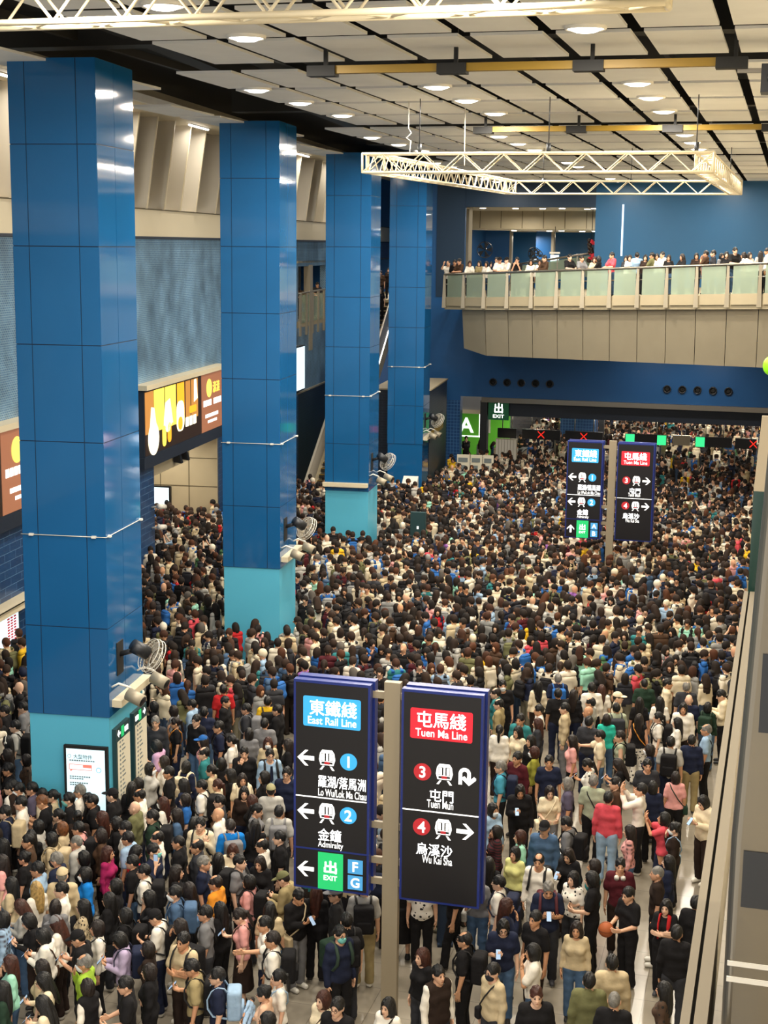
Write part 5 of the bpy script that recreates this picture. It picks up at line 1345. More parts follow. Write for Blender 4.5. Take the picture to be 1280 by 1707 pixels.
# x y  facing  hair  top  bottom  pose  extras      (x y: where the head stands in the photo)
ROWS = """
34 1510 L lr lgL - q
51 1534 L bk bkK - q
4 1532 L bk lbS - d pat:plaid @blue_plaid_shirt
71 1559 L bk whC bk q S:br
90 1538 L Cr whL - p cap:gy
128 1512 L lk bgB - d pat:leopard @leopard_print_blouse
130 1563 L ck bkT - q cap:bk vest:bk
162 1547 L bd whK - d S:bk
140 1606 L tg lmS gy f m @lime_green_shirt
145 1645 N bd whS - d vest:bk
16 1606 L lr mtK dn d
69 1613 L ld bgT - d
72 1634 L lk crL - p
71 1673 L lk crL - p
209 1642 L sk bkT - h
248 1620 L bd bkJ - d
205 1567 L bk liH - q B:nv
240 1581 L bd dkL - d
209 1526 L bk bkJ - d B:bk
259 1528 L ck whT - q cap:bk B:bk
183 1497 L lk bkJ - d
142 1458 L bk bbJ - d m @bright_blue_jacket
63 1480 N ly whT - d @blond_hair
103 1511 A bd gyL - d
3 1650 L lk dgL - d
287 1488 L sk dnS kh d m B:dn
305 1569 Q sk bgT dk x B:bk
330 1526 L sk gyT - d M T:bk
311 1541 L ld bgT - f
324 1614 L sk kgT - p B:bk
358 1626 L sk nvT - d g B:lb
399 1526 L pd pkB dks p S:br @pink_blouse_brown_skirt
441 1541 L sk whT - d
454 1567 L sd whT - k B:bk
464 1630 L pk whT - d S:lb
439 1656 L uk psT - h baby
445 1703 L sk bkT - d
366 1516 N lk bkJ - d
415 1470 L bk pkB - e B:bk
450 1516 A lk bgT - d
358 1472 L td orT - d @orange_tee
502 1492 E sk bkC gy q S:bg ws @black_cardigan_beige_bag
555 1490 L cd bkT - d cap:gy g pat:print
606 1482 A sk lgT kh d B:bk ws
567 1557 E sk nvJ bk d mc g B:dg @mint_mask_navy_jacket
538 1666 Q lr crC - d S:br
562 1679 Q sk bkJ - d g
646 1678 Q lk whT - d S:dk
528 1490 A lr bkL - d
577 1535 A sk bkT - d B:bk
703 1594 Q lr bkL - d
731 1624 E sk whS - d vest:dk @black_vest_white_shirt
774 1567 L tk bkP bk d g B:bk
839 1545 T bk nvT dn p g M
821 1620 Q sk bgS - d mb g S:bk @beige_shirt_dark_mask
888 1587 L bk whT dn F M
894 1660 T sr bkJ - d
892 1532 Q sk bkT - d
845 1510 R lr nvL - f
703 1462 T sk whT bk d pat:print
757 1462 L sk bkT bk w
673 1458 A bk bkT bks d
797 1466 T bk gyT - d S:lg
961 1549 T ld bgK dn d @grey_beige_sweater_long_hair
1020 1606 A sk bgJ gy d
1024 1668 A zg bkT - d
982 1636 A sk olJ dn w
1110 1512 T lk bkT - x scarf @red_scarf
1047 1491 Q sk bkT bk h ball @basketball
914 1481 T sg nvT - q B:mr @grey_hair_navy_tee
958 1466 Q lk whB - d pat:print
983 1464 L bk bkT - h M
1128 1556 A sk bkJ - d
1106 1650 L lk brL - d pat:print
822 1350 E bk lbC - d m @light_blue_cardigan
867 1318 T bk bkC bk p M @long_black_cardigan
834 1279 L sg bcP - d B:nv @blue_polo_shirt
917 1320 T bd crT gy h S:cr
945 1307 L bg puT - d M
827 1387 L bd mrC - e pat:stripe
869 1395 L br mtT - d S:mr @mint_tee
858 1423 Q bk ylS - d
905 1381 T cd dnJ - d cap:bk
898 1436 T tk whS lg d B:bk @white_shirt_receding_hair
944 1372 L sk gyT - p B:bk
947 1425 Q ld bkJ - p
991 1444 L bd tlT - d
831 1472 L sk whT dn d B:nv
815 1440 A lk bkT - d
995 1303 A sg sgT bk d S:bk @sage_green_tee
1014 1331 A sk coK lb d M @coral_red_sweater
1020 1306 L sk brL - d
1068 1317 L sk whS - r ph
1107 1365 L bk coB nvs r ph @coral_blouse_raised_arms
1049 1386 L ld pkS - d pat:plaid
1126 1296 A bd pkT bk d S:dg @pink_tee_green_bag
1088 1312 A bk nvK - d
1123 1381 L uk dkL - f m S:lb
1172 1336 Q bk crC dk q M ws
1033 1443 T sk mrT - d hn @maroon_tee_headphones
1095 1456 L zg dkT - d
1114 1437 L lk nvJ - d
1160 1506 A sk bkJ - d
826 1156 L td tlJ - d
831 1174 L tk khJ - d
838 1143 T sk bkT - d m
897 1143 A lk crL - d S:bk
930 1132 A sg nvT - d B:bl @blue_backpack
930 1157 A sk bkT - d
941 1181 L sk bgJ gy d
898 1184 L sk whT - d
896 1206 L lr cgJ - d
867 1200 Q sk tlT - d
856 1219 Q lk crT - d
839 1219 A pk whJ - d
884 1235 Q lk bkL - d
890 1254 L br oyL - d m @olive_yellow_top
862 1264 Q sk mrK - d
915 1270 T sk nvP - d
953 1235 L ld pkB - d
1002 1227 L sk crT - k g
982 1204 A sk cgT - d
979 1274 L pk whB - p pat:print
981 1187 L xk gyT - d
984 1172 L tk lgT - d
986 1147 A sk whS - d
956 1158 A ld bkL - d
1003 1150 A lr whT - d
1030 1163 R cd crT - d cap:cr @cream_cap
1027 1181 A sk sgT - d B:cg
1074 1140 A zk dgT - d
1113 1140 R sk crH - d
1100 1170 A lk whT - d
1144 1146 A tg cgT - d
1149 1167 A xk nvT - d
1139 1181 T bk whJ - d M
1102 1197 L pk whT - d B:bk
1122 1204 L lk whS - d
1067 1199 A ld bkX wh d pskirt S:or @dotted_skirt
1010 1199 A bd tqT - d @turquoise_top
1031 1228 L sd sgX - d B:bk
1118 1238 A sk lgT - d B:bk
1153 1235 A sk nvK kh d @navy_sweater_khaki_trousers
1177 1217 L tg lbT - d S:bk
1179 1179 A bk dgL - d B:dg
1202 1158 L sk crJ - q
1079 1276 T sk cgT - d
1030 1273 L ld bkT - q
1082 1250 L bd nvL - d m
1066 1171 A lk bkT - d
14 1352 L sk nvJ - d B:bg
39 1340 L sk whP - d
70 1336 L so bkT - q M
100 1359 L pk bkL - d
116 1334 L sk bkT - d mc
142 1336 L sk bkT - d
224 1347 L xk olJ - d @bald_man_olive_jacket
254 1362 L sk dgJ - d B:bk
45 1405 L sk brT - d
4 1409 L lk dkL - d
10 1434 L ld pkT - d
35 1430 L uk bkT - d
53 1393 A lk bkL - d
72 1379 L bk lgL - d
85 1399 L bk bgL - d B:bg
104 1381 L bo bgB - d @light_brown_bob
124 1379 L sk pkT - d B:bk
127 1404 L zg lgS - d
134 1364 A uk dkL - d
162 1365 L lr bkL - d
169 1393 L bd brL - d g
191 1373 L bk bkL - d
205 1379 L sk whT - d
213 1401 L sk lbT - d
93 1434 L sg nvK - d mb
63 1450 L sk lbS - d
144 1429 L bk bkL - d
183 1423 R lr mgL - d @magenta_top
219 1417 R bk rdT - q
225 1440 L sk bkT - d
236 1450 L sk whT - d B:bk
256 1419 R sk nvT - e mc
101 1460 A cg bgK - d cap:bg
102 1484 L sk whS - d
18 1474 L lk bgT - d
191 1480 L bk bkL - d
254 1497 L lk bkL - d
277 1338 L lr whL - d m
299 1360 L ld dnJ - d
303 1334 L bd blT - d
321 1371 A lk bkL - d
334 1375 T sk crS - s B:bk @cream_shirt_facing_camera
360 1358 L xk whS - d
366 1336 L sk cgT - d
338 1310 L sk whT - d B:bk
384 1377 A sd bbT - p B:gy @bright_blue_tee
299 1405 L zk bkJ - d
327 1411 L tk cgJ - d
262 1397 L tk whT - d
342 1438 R sg nvT - d
388 1417 T lr crT - q
400 1437 R sk gyT - d B:bk
437 1411 L tk whS - d
465 1397 L sk bkT - d
433 1437 Q ld bkJ - h
425 1377 A lk bkL - d
429 1350 R pk gyT - p
465 1354 A sk lgT - d B:gy
451 1318 A cm lgT - d cap:cm @camouflage_cap
362 1434 A lk whT - d
295 1454 R ld bkL - d
313 1484 N ld bkJ - d
472 1464 L cd khJ - q cap:ol
9 1185 L sk bkJ - d
37 1180 L sk gyT - d
25 1211 L sk lgT - d B:bk @grey_tee_black_backpack
12 1236 L lk dkL - d h
12 1258 L ld bkL - d
14 1283 L sk bkT - d g
39 1295 L sk dkT - d
19 1314 L sk whT - d
55 1314 L sk puT - d g
71 1281 L sk whT - d m @white_tee_by_teal_base
100 1297 L pk crT - d m
90 1322 L pk bgT - d
156 1297 L sg whT - d @grey_hair_before_screen
158 1324 A lk bkJ - d
189 1324 L ck bkT - d cap:bk
199 1312 A lk bkL - d
225 1256 M uk liT - d @lilac_tee
242 1281 R bk lgC - d m
229 1307 L bk bgL - d m
232 1326 L tk whT - d
43 1267 L bd brL - d pat:print
259 1204 T sg cgJ - d @grey_haired_man_grey_jacket
260 1243 L bk vaB - p M @lilac_pink_blouse
292 1205 L pd bkT - f T:or @orange_tote_bag
295 1184 L bd gyL - d
313 1176 L sk lbS - d
327 1201 Q sk bkJ - d g
340 1188 A sk nvJ - d
364 1212 L sk nvT - d g B:bk
338 1235 L Cd pkT - d cap:bl @blue_cap
344 1257 L tk tlT - d g
386 1235 L pk whT - d
410 1182 L sk cgT - d g B:gy
441 1207 A sk gyT - d
462 1184 L sk bkJ - d
415 1223 A bk gyL - d
450 1239 T lr bgL - d m
476 1241 L ld bkT - d
407 1255 T sk bkJ - f
450 1259 T sk lbS - d tie B:bk g @light_blue_shirt_and_tie
478 1290 T sk nvT - d g
273 1270 L bd whB - d
281 1288 L sk bkT - d
311 1278 M bk nvK - d B:cr
305 1308 L lk nvL - d
360 1286 L pk bgT - d
360 1310 L pr crT - d
364 1272 A bk bkL - d
380 1292 L lk bkL - d
407 1298 T ld crT - d B:cr
433 1296 L bk bkJ - d
407 1322 T lk dkL - d
419 1335 L lr bkL - d
376 1170 R sk bkJ - d
372 1150 A sk rdT - d @red_tee
256 1178 L bk bkL - d
446 1170 A sk ywT - d B:bk @yellow_tee
"""
BAL_ROWS = """
746 T sd wh r
757 T sk bk d
766 Q sk br l
783 T br wh l
798 T lk kh d
810 T bk wh d
819 T bk wh l
827 T sk nv d
833 T ck wh l
845 Q cd wh l
861 T sk bk F
884 T lk wh d
899 T bk wh d
908 Q sk br l
949 E sk bk l
969 E sk gy l
991 T br bg l
998 L bk bk l
1020 Q sk co l
1043 T lk cg d
1049 T bd wh d
1061 A sk lb d
1075 T bk dk d
1087 L sk ol l
1094 T bk wh d
1103 Q sk wh d
1114 T bd bk d
1137 Q ld bk l
1160 T bk dk d
1176 L sk br F
1188 L sk cg d
1202 E bk gy d
1210 T bk bk d
1224 E sk bk l
1239 L ld wh d
1249 E bd wh d
1267 A ld lg d
1278 L sk wh d
"""
COLR['kg'] = COLR['kh']; COLR['va'] = ('lilac pink', 'c49cbc'); HC['m'] = ('dark', '1e1512')
rnd = random.Random(5)
P_LIST = []
for ln in ROWS.strip().split('\n'):
    tk = ln.split(); x, y = float(tk[0]), float(tk[1]); ex = tk[7:]
    hs, hc = tk[3][0], tk[3][1]
    top, tt = tk[4][:2], tk[4][2]
    bt = tk[5]; bcol, btype = ('bk', 't') if bt == '-' else (bt[:2], bt[2:] or 't')
    if bt == '-': bcol = rnd.choice(['bk', 'cg', 'dk', 'nv', 'dn', 'bk'])
    sex = 'M' if 'M' in ex else 'F' if (hs in 'blpuC' or 'F' in ex) else 'M'
    if hs == 'b' and 'M' in ex: sex = 'M'
    P_LIST.append(dict(x=x, y=y, F=tk[2], hs=hs, hc=hc, top=top, tt=tt, bcol=bcol, bt=btype, pose=tk[6], ex=ex, sex=sex,
                       anchor=next((e[1:].replace('_', ' ') for e in ex if e[0] == '@'), None)))
ANCH = [p for p in P_LIST if p['anchor']]
USED = set()
def core_of(p):
    cn = COLR[p['top']][0]; nn = TN[p['tt']][0]
    v = next((e for e in p['ex'] if e.startswith('vest:')), None)
    pt = next((e[4:] for e in p['ex'] if e.startswith('pat:')), None)
    if v: nn = 'black vest over white ' + nn if p['top'] == 'wh' else 'black vest'; cn = ''
    if pt: cn += {'plaid': ' plaid', 'stripe': ' striped', 'leopard': ' leopard', 'print': ' printed'}[pt]
    return ('%s %s' % (cn, nn)).strip()
def hair_of(p):
    if p['hs'] in 'cC':
        cc = next((e[4:] for e in p['ex'] if e.startswith('cap:')), 'bk'); return '%s cap' % COLR[cc][0]
    h = HS[p['hs']]; return h % HC[p['hc']][0] if '%s' in h else h
def extra_of(p):
    ex = p['ex']
    for e, s in (('m', 'white mask'), ('mb', 'black mask'), ('mc', 'mint mask'), ('hn', 'white headphones'), ('h', 'white headphones'), ('g', 'glasses'), ('scarf', 'red scarf'), ('tie', 'navy tie')):
        if e in ex: return s
    return None
PV = {'q': 'looking at a phone', 'p': 'holding a phone', 'e': 'phoning', 'f': 'hand at face', 'r': 'arms raised', 'x': 'arms crossed', 'k': 'arm held out', 'F': 'hands at face', 'h': 'hands in front', 'w': 'walking', 's': 'hand on strap', 'd': None}
def relation(p, skip=0):
    c = sorted((q for q in ANCH if q is not p), key=lambda q: (q['x'] - p['x']) ** 2 + ((q['y'] - p['y'])) ** 2)[skip]
    dx, dy = p['x'] - c['x'], p['y'] - c['y']
    if abs(dx) > abs(dy): r = 'left of' if dx < 0 else 'right of'
    else: r = 'behind' if dy < 0 else 'in front of'
    return '%s the %s' % (r, c['anchor'])
def words(s): return len(s.split())
def label_of(p):
    core = core_of(p)
    bits = [hair_of(p), extra_of(p), PV[p['pose']], FW[p['F']][1]]
    opts = []
    for skip in range(0, 8):
        rel = relation(p, skip)
        for combo in ([0], [0, 1], [0, 2], [1], [2], [0, 3], [3], []):
            bb = [bits[i] for i in combo if bits[i]]
            if len(bb) != len(combo): continue
            s = 'person in %s, %s%s' % (core, ', '.join(bb) + ', ' if bb else '', rel)
            if words(s) <= 16: opts.append(s)
    if p['anchor']:
        bb = [b for b in bits if b]
        s = 'person in %s, %s' % (core, ', '.join(bb[:3]))
        opts = ([s] if words(s) <= 16 else []) + opts
    for s in opts:
        if s not in USED: USED.add(s); return s
    raise RuntimeError('no label for %r' % p)
bag, pocket, straps = bag_parts()
def short_of(p): return core_of(p)
def uniq(s, alts):
    for a in [s] + alts:
        if a not in USED and words(a) <= 16: USED.add(a); return a
    raise RuntimeError('dup ' + s)
def held_label(head, p, who):
    return uniq('%s person in %s' % (head, who), ['%s person in %s, %s' % (head, core_of(p), relation(p, k)) for k in range(8)] + ['%s person %s' % (head, relation(p, k)) for k in range(8)])
OCC = []                                        # occupied floor spots
GROUP = 'people in the station crowd'
def add_phone(t, p, M, hand_at, tilt, who):
    case, scr = phone_parts()
    lab = held_label('phone held by', p, who)
    ph = thing('phone', lab, 'phone', (0, 0, 0), 0, 'phones held by people in the crowd')
    t_m = t.matrix_basis
    ph.matrix_world = t_m @ Matrix.Translation(hand_at) @ tilt
    link('case', case, ph); link('screen', scr, ph)
def strip_person(l): return l[len('person in '):] if l.startswith('person in ') else l
def heading(p, g, jit):
    bear = math.degrees(math.atan2(-g[0], g[1]))  # turn "towards the camera" along the line of sight
    return math.radians(FW[p['F']][0] + jit + bear * (1 if p['F'] in 'TAQENM' else .6))
SORTED = sorted(P_LIST, key=lambda q: q['y'])
for p in SORTED:
    p['sc'] = sc = (rnd.uniform(.985, 1.04) if p['sex'] == 'M' else rnd.uniform(.925, .975))
    g = onz(p['x'], p['y'], (1.575 if p['sex'] == 'M' else 1.57) * sc)
    p['rz'] = heading(p, g, rnd.uniform(-14, 14)); lean = head_mat(p['pose'], p['sex']).translation.y * sc
    p['pos'] = np.array([g[0] + math.sin(p['rz']) * lean, g[1] - math.cos(p['rz']) * lean])
Q = np.array([p['pos'] for p in SORTED]); Q0 = Q.copy()
for _ in range(60):                              # nobody stands inside a neighbour
    for i in range(len(Q)):
        d = Q - Q[i]; r = np.sqrt((d ** 2).sum(1)); r[i] = 9
        for j in np.where(r < .42)[0]:
            e = d[j] / max(r[j], 1e-3); s_ = (.42 - r[j]) * .25; Q[j] += e * s_; Q[i] -= e * s_
    off = Q - Q0; L_ = np.sqrt((off ** 2).sum(1)); k_ = np.minimum(1, .20 / np.maximum(L_, 1e-6)); Q = Q0 + off * k_[:, None]
for q in Q:                                     # and nobody inside a column
    u_, v_ = uv_of(q[0], q[1])
    if -.32 < u_ < 2.2 and -1.9 < v_ < .30:
        if v_ < -.25 or u_ < .0: u_ = -.32
        else: v_ = .30
        q[:] = wf(u_, v_)[:2]
for p, q in zip(SORTED, Q):
    sc, rz, (gx, gy) = p['sc'], p['rz'], q
    t, M = make_person(gx, gy, 0, rz, sc, p['sex'], p['hs'], p['hc'], p['top'], p['tt'], p['bcol'], p['bt'], p['pose'], p['ex'], rnd)
    lab = label_of(p); t['label'] = lab; t['group'] = GROUP; p['lab'] = lab
    OCC.append((gx, gy))
    who = strip_person(lab)
    T0 = t.matrix_basis.copy()
    for e in p['ex']:
        if e.startswith('B:'):
            cn = COLR[e[2:]][0]
            l = held_label('%s backpack on' % cn, p, who)
            bt = thing('backpack', l, 'bag', (0, 0, 0), 0, 'backpacks in the crowd'); bt.matrix_world = T0
            o = link('bag_body', bag, bt); o.color = C(e[2:]); o = link('pocket', pocket, bt); o.color = C(e[2:])
            for sm in straps: o = link('shoulder_strap', sm, bt); o.color = C(e[2:])
        elif e.startswith('S:') or e.startswith('T:'):
            cn = COLR[e[2:]][0]; kd = 'tote bag' if e[0] == 'T' else 'shoulder bag'
            l = held_label('%s %s on' % (cn, kd), p, who)
            bt = thing(kd.replace(' ', '_'), l, 'bag', (0, 0, 0), 0, 'shoulder bags in the crowd'); bt.matrix_world = T0
            s_, b_ = sling_parts('t' if e[0] == 'T' else 's'); o = link('strap', s_, bt); o.color = C(e[2:]); o = link('bag_body', b_, bt); o.color = C(e[2:])
    if p['pose'] == 'q': add_phone(t, p, M, Vector((0, -.335, 1.255)), Matrix.Rotation(-.75, 4, 'X') @ Matrix.Rotation(PI, 4, 'Z'), who)
    elif p['pose'] == 'p': add_phone(t, p, M, Vector((-.075, -.32, 1.265)), Matrix.Rotation(-.75, 4, 'X') @ Matrix.Rotation(PI, 4, 'Z'), who)
    elif p['pose'] == 'e': add_phone(t, p, M, Vector((-.118, -.075, 1.50)), Matrix.Rotation(PI / 2, 4, 'Z'), who)
    elif 'ph' in p['ex']: add_phone(t, p, M, Vector((0, -.36, 1.64)), Matrix.Rotation(PI, 4, 'Z') @ Matrix.Rotation(PI / 2, 4, 'Y'), who)
    if 'ball' in p['ex']:
        bl = thing('basketball', 'orange basketball held low by person in black tee', 'ball', T0 @ Vector((-.1, -.36, 1.02)), 0)
        f = MB(); f.ball((0, 0, 0), (.122, .122, .122), 'basketball', 24, 16); f.build('ball', bl)
        f = MB()
        for rx in (0, PI / 2):
            f.tube([(.1225 * math.cos(a), .1225 * math.sin(a) * math.cos(rx), .1225 * math.sin(a) * math.sin(rx)) for a in np.linspace(0, 2 * PI, 33)], .003, 'ball_seam', 4, cap=False)
        f.build('seam', bl)
    if 'baby' in p['ex']:
        bt, _ = make_person(0, 0, 0, 0, .40, 'M', 's', 'd', 'lb', 'L', 'lb', 't', 'd', [], rnd)
        bt.name = 'baby'; bt['label'] = 'baby in light blue carried in the arms of person in peach tee'; bt['category'] = 'baby'
        bt.matrix_world = T0 @ Matrix.Translation((-.30, -.27, 1.12)) @ Matrix.Rotation(-1.15, 4, 'Y') @ Matrix.Rotation(-.5, 4, 'Z') @ Matrix.Translation((0, 0, -.36)) @ Matrix.Diagonal((.4, .4, .4, 1))
        bt.location = (T0 @ Vector((.24, -.27, 1.0)))

# ---- people along the balcony rail
ONES = ['first', 'second', 'third', 'fourth', 'fifth', 'sixth', 'seventh', 'eighth', 'ninth', 'tenth', 'eleventh', 'twelfth', 'thirteenth', 'fourteenth', 'fifteenth', 'sixteenth', 'seventeenth', 'eighteenth', 'nineteenth', 'twentieth']
TENS = ONES + ['twenty-' + o for o in ONES[:9]] + ['thirtieth'] + ['thirty-' + o for o in ONES[:9]]
for i, ln in enumerate(BAL_ROWS.strip().split('\n')):
    tk = ln.split(); px = float(tk[0])
    y = 62.0
    for _ in range(6):
        g = ony(px, 435, y); by, bz, br = bal(g[0]); y = by + .42
    hs, hc = tk[2][0], tk[2][1]; sex = 'F' if hs in 'blpu' else 'M'
    sc = rnd.uniform(.985, 1.04) if sex == 'M' else rnd.uniform(.92, .97)
    rz = math.radians(FW[tk[1]][0] + rnd.uniform(-15, 15))
    if tk[4] != 'l': y += .12
    top = tk[3]
    t, M = make_person(g[0], y, bz + .40, rz, sc, sex, hs, hc, top, rnd.choice('TTTS'), rnd.choice(['bk', 'cg', 'dn']), 't', tk[4], [], rnd)
    hd = hair_of(dict(hs=hs, hc=hc, ex=[]))
    t['label'] = uniq('person in %s, %s, at the balcony rail, %s from left' % (COLR[top][0], hd, TENS[i]), []); t['group'] = 'people along the balcony rail'
# ---- people on the upper deck and the escalator at the left
for i, (u, v, z, F, hs, top, lab) in enumerate(((44.6, -6.98, 7.9, 'T', 'bk', 'br', 'at the upper deck rail left of the steel post'), (47.0, -6.98, 7.9, 'R', 'sk', 'cr', 'at the upper deck rail, leaning, right of the steel post'),
        (48.9, -6.98, 7.9, 'E', 'sk', 'cg', 'in charcoal at the upper deck rail next to the third column'), (47.9, -7.9, 7.9, 'T', 'bk', 'rd', 'farther back on the upper deck behind the rail'),
        (49.6, -4.3, 0, 'T', 'sk', 'bk', 'lowest on the distant escalator'), (50.9, -4.55, 0, 'T', 'sk', 'nv', 'second from bottom on the distant escalator'),
        (52.0, -4.3, 0, 'T', 'bk', 'bk', 'third from bottom on the distant escalator'), (53.3, -4.6, 0, 'T', 'sk', 'br', 'highest on the distant escalator'), (55.0, -4.4, 8.6, 'T', 'bk', 'dk', 'at the top landing of the distant escalator'))):
    if z == 0:
        st = round((u - 38.5) / .405); z = (.2 + st * .405) * .543 + .24; u = 38.3 + .2 + st * .405 + .2
    x, y, _ = wf(u, v)
    t, M = make_person(x, y, z, math.radians(FW[F][0]), rnd.uniform(.96, 1.02), 'F' if hs[0] == 'b' else 'M', hs[0], hs[1], top, 'T', 'bk', 't', 'l' if i < 3 else 'd', [], rnd)
    t['label'] = uniq('person %s' % lab if 'in ' + COLR[top][0] in lab else 'person in %s %s' % (COLR[top][0], lab), []); t['group'] = 'people on the upper left deck'

# ---- everyone farther back: one uncountable crowd
def lod_part(pose, sex, hs, bagged, h, z0, z1):
    G = {}
    def fld(): return Field((-.46, -.5, z0 - 2 * h), (.46, .4, z1 + 2 * h), h)
    A = arms(pose, sex)
    f = fld()
    for a, b in A: f.prim(a, 0, .02); f.prim(b, 0, .012)
    for nm_, s in zip(POSE[pose][:2], (1, -1)):
        E, Wp, d, nn, cu = ARM[nm_]; w = np.array(mir(Wp, s)); d = nrm(np.array(mir(d, s), float)); f.prim(('c', w, w + d * .1, .034, .03, NF), 0, .02)
    M = head_mat(pose, sex); c = M.translation
    f.prim(('e', (c[0], c[1] + .012, c[2]), (.078, .098, .125)), 0, .02); f.prim(('e', (c[0], c[1] - .1, c[2] - .02), (.02, .03, .03)), 0, .03)
    f.prim(('c', (0, .022, 1.38), (0, c[1], c[2]), .052, .05, NF), 0, .03); G['skin'] = f.v
    f = fld()
    for p in torso(sex): f.prim(p, .016, .04)
    for a, b in A:
        f.prim(a, .012, .03)
        if hs in 'blz' : f.prim(b, .012, .02)
    X, Y, Z = f.grid(); f.v = np.maximum(np.maximum(f.v, .86 - Z + 0 * X + 0 * Y), -(np.sqrt(X * X + (Y + .01) ** 2 + (Z - 1.475) ** 2) - .08)); G['top'] = f.v
    f = fld()
    for p in torso(sex)[:1]: f.prim(p, .01, .03)
    for a, b in legs(False, sex): f.prim(a, .01, .03); f.prim(b, .02, .02)
    f.v = np.maximum(f.v, Z - .98 + 0 * X + 0 * Y); G['bot'] = f.v
    f = fld(); X, Y, Z = f.grid(); Mi = np.array(M.inverted())
    lx = Mi[0, 0] * X + Mi[0, 1] * Y + Mi[0, 2] * Z + Mi[0, 3]; ly = Mi[1, 0] * X + Mi[1, 1] * Y + Mi[1, 2] * Z + Mi[1, 3]; lz = Mi[2, 0] * X + Mi[2, 1] * Y + Mi[2, 2] * Z + Mi[2, 3]
    if hs != 'x':
        face = ell(lx, ly, lz, (0, -.125, -.04), (.078, .085, .105)); hcap = ell(lx, ly, lz, (0, .016, .026), (.096, .116, .124))
        yb = np.maximum(ly, 0)
        if hs in 'sz': d = np.maximum(hcap, (-.01 - .75 * yb) - lz)
        elif hs == 'p': d = smin(np.maximum(hcap, (-.03 - .9 * yb) - lz), ell(lx, ly, lz, (0, .14, -.06), (.04, .045, .16)), .03)
        else:
            d = smin(hcap, ell(lx, ly, lz, (0, .02, -.04), (.105, .105, .14)), .03)
            if hs == 'l': d = smin(d, ell(lx, ly, lz, (0, .085, -.17), (.115, .065, .25)), .03)
        G['hair'] = np.maximum(d, -face)
    if bagged:
        f = fld(); f.prim(('c', (-.07, .22, 1.28), (.07, .22, 1.28), .12, .12, (1, 1.3, 1)), 0, .05); f.prim(('c', (-.07, .23, 1.08), (.07, .23, 1.08), .13, .13, (1, 1.2, 1)), 0, .06)
        for s in (1, -1): f.prim(('c', (s * .11, .1, 1.44), (s * .12, -.08, 1.43), .035, .035, NF), 0, .02); f.prim(('c', (s * .12, -.08, 1.43), (s * .14, -.13, 1.2), .035, .035, NF), 0, .02)
        G['bag'] = f.v
    ks = list(G); st = np.stack([G[k] for k in ks]); vol = st.min(0)
    zz = fld().ax[2][None, None, :]
    vol = np.maximum(np.maximum(vol, z0 - zz), zz - z1)
    V, F = nets(vol, np.array([-.46, -.5, z0 - 2 * h]), h)
    fc = V[F].mean(1); ii = np.clip(np.round((fc - np.array([-.46, -.5, z0 - 2 * h])) / h).astype(int), 0, np.array(vol.shape) - 1)
    reg = st[:, ii[:, 0], ii[:, 1], ii[:, 2]].argmin(0)
    code = np.array([['skin', 'top', 'bot', 'hair', 'bag'].index(k) for k in ks])[reg]
    return V.astype(np.float32), F.astype(np.int32), code
def lod(pose, sex, hs, bagged, hh, hl):
    """fine head and shoulders, coarser torso, plain tapered legs and shoes"""
    A = lod_part(pose, sex, hs, bagged, hh, 1.33, 1.80); B = lod_part(pose, sex, hs, bagged, hl, .60, 1.36)
    b = MB()
    for s in (1, -1):
        b.tube([(.1 * s, -.01, .72), (.1 * s, -.01, .45), (.1 * s, .02, .03)], .098, 'cloth', 6, r2=.065, cap=False)
        b.box((.1 * s - .05, -.17, 0), (.1 * s + .05, .08, .07), 'cloth')
    lv = np.array(b.v, np.float32); lf = np.array(b.f, np.int32); lc = np.full(len(lf), 2)
    V = np.concatenate([A[0], B[0], lv]); F = np.concatenate([A[1], B[1] + len(A[0]), lf + len(A[0]) + len(B[0])])
    return V, F, np.concatenate([A[2], B[2], lc])
SPEC = [('d', 'M', 's', 0), ('d', 'M', 's', 1), ('p', 'M', 's', 0), ('q', 'M', 's', 1), ('d', 'F', 'l', 0), ('q', 'F', 'l', 0), ('d', 'F', 'b', 0), ('p', 'F', 'b', 0), ('d', 'F', 'p', 0), ('f', 'F', 'p', 1), ('d', 'M', 'z', 0), ('d', 'M', 'x', 0), ('r', 'M', 's', 0), ('d', 'F', 'l', 1), ('e', 'M', 's', 0), ('s', 'M', 's', 1)]
WTS = np.array([14, 10, 8, 6, 12, 6, 10, 6, 7, 4, 3, 2, 1.2, 5, 2, 4]); WTS = WTS / WTS.sum()
NEAR = [lod(*s, .027, .055) for s in SPEC]; MID = [lod(*s, .036, .075) for s in SPEC]; FAR = [lod(*s, .046, .09) for s in SPEC]
print([len(a[0]) for a in NEAR][:3], [len(a[0]) for a in MID][:3], [len(a[0]) for a in FAR][:3])
TOPS = [('1b1a1c', 20), ('26262c', 8), ('34353a', 5), ('e6dcc8', 15), ('dccfb4', 9), ('d2c09c', 6), ('b4b2ac', 6), ('8a8a88', 5), ('c4b290', 4), ('20263c', 6), ('4a6484', 3), ('98b4d0', 3), ('2a62a8', 2), ('4a3628', 3), ('b42428', 1.6), ('e0a09c', 2), ('e0b428', 1.6), ('4c7450', 1.5), ('501c24', 2), ('6a6a48', 2), ('30797c', .8), ('8c5aa0', .7), ('9ed8c0', .8), ('d4505c', .7)]
tc_ = np.array([hexc(c) for c, w in TOPS]); tw = np.array([w for c, w in TOPS], float); tw /= tw.sum()
HAIRS = np.array([hexc(c) for c in ('1e1917', '241d19', '2c211b', '32241c', '40281d', '50301f', '5e5852')]); hw = np.array([6, 6, 5, 4, 2, 1.2, .6]); hw /= hw.sum()
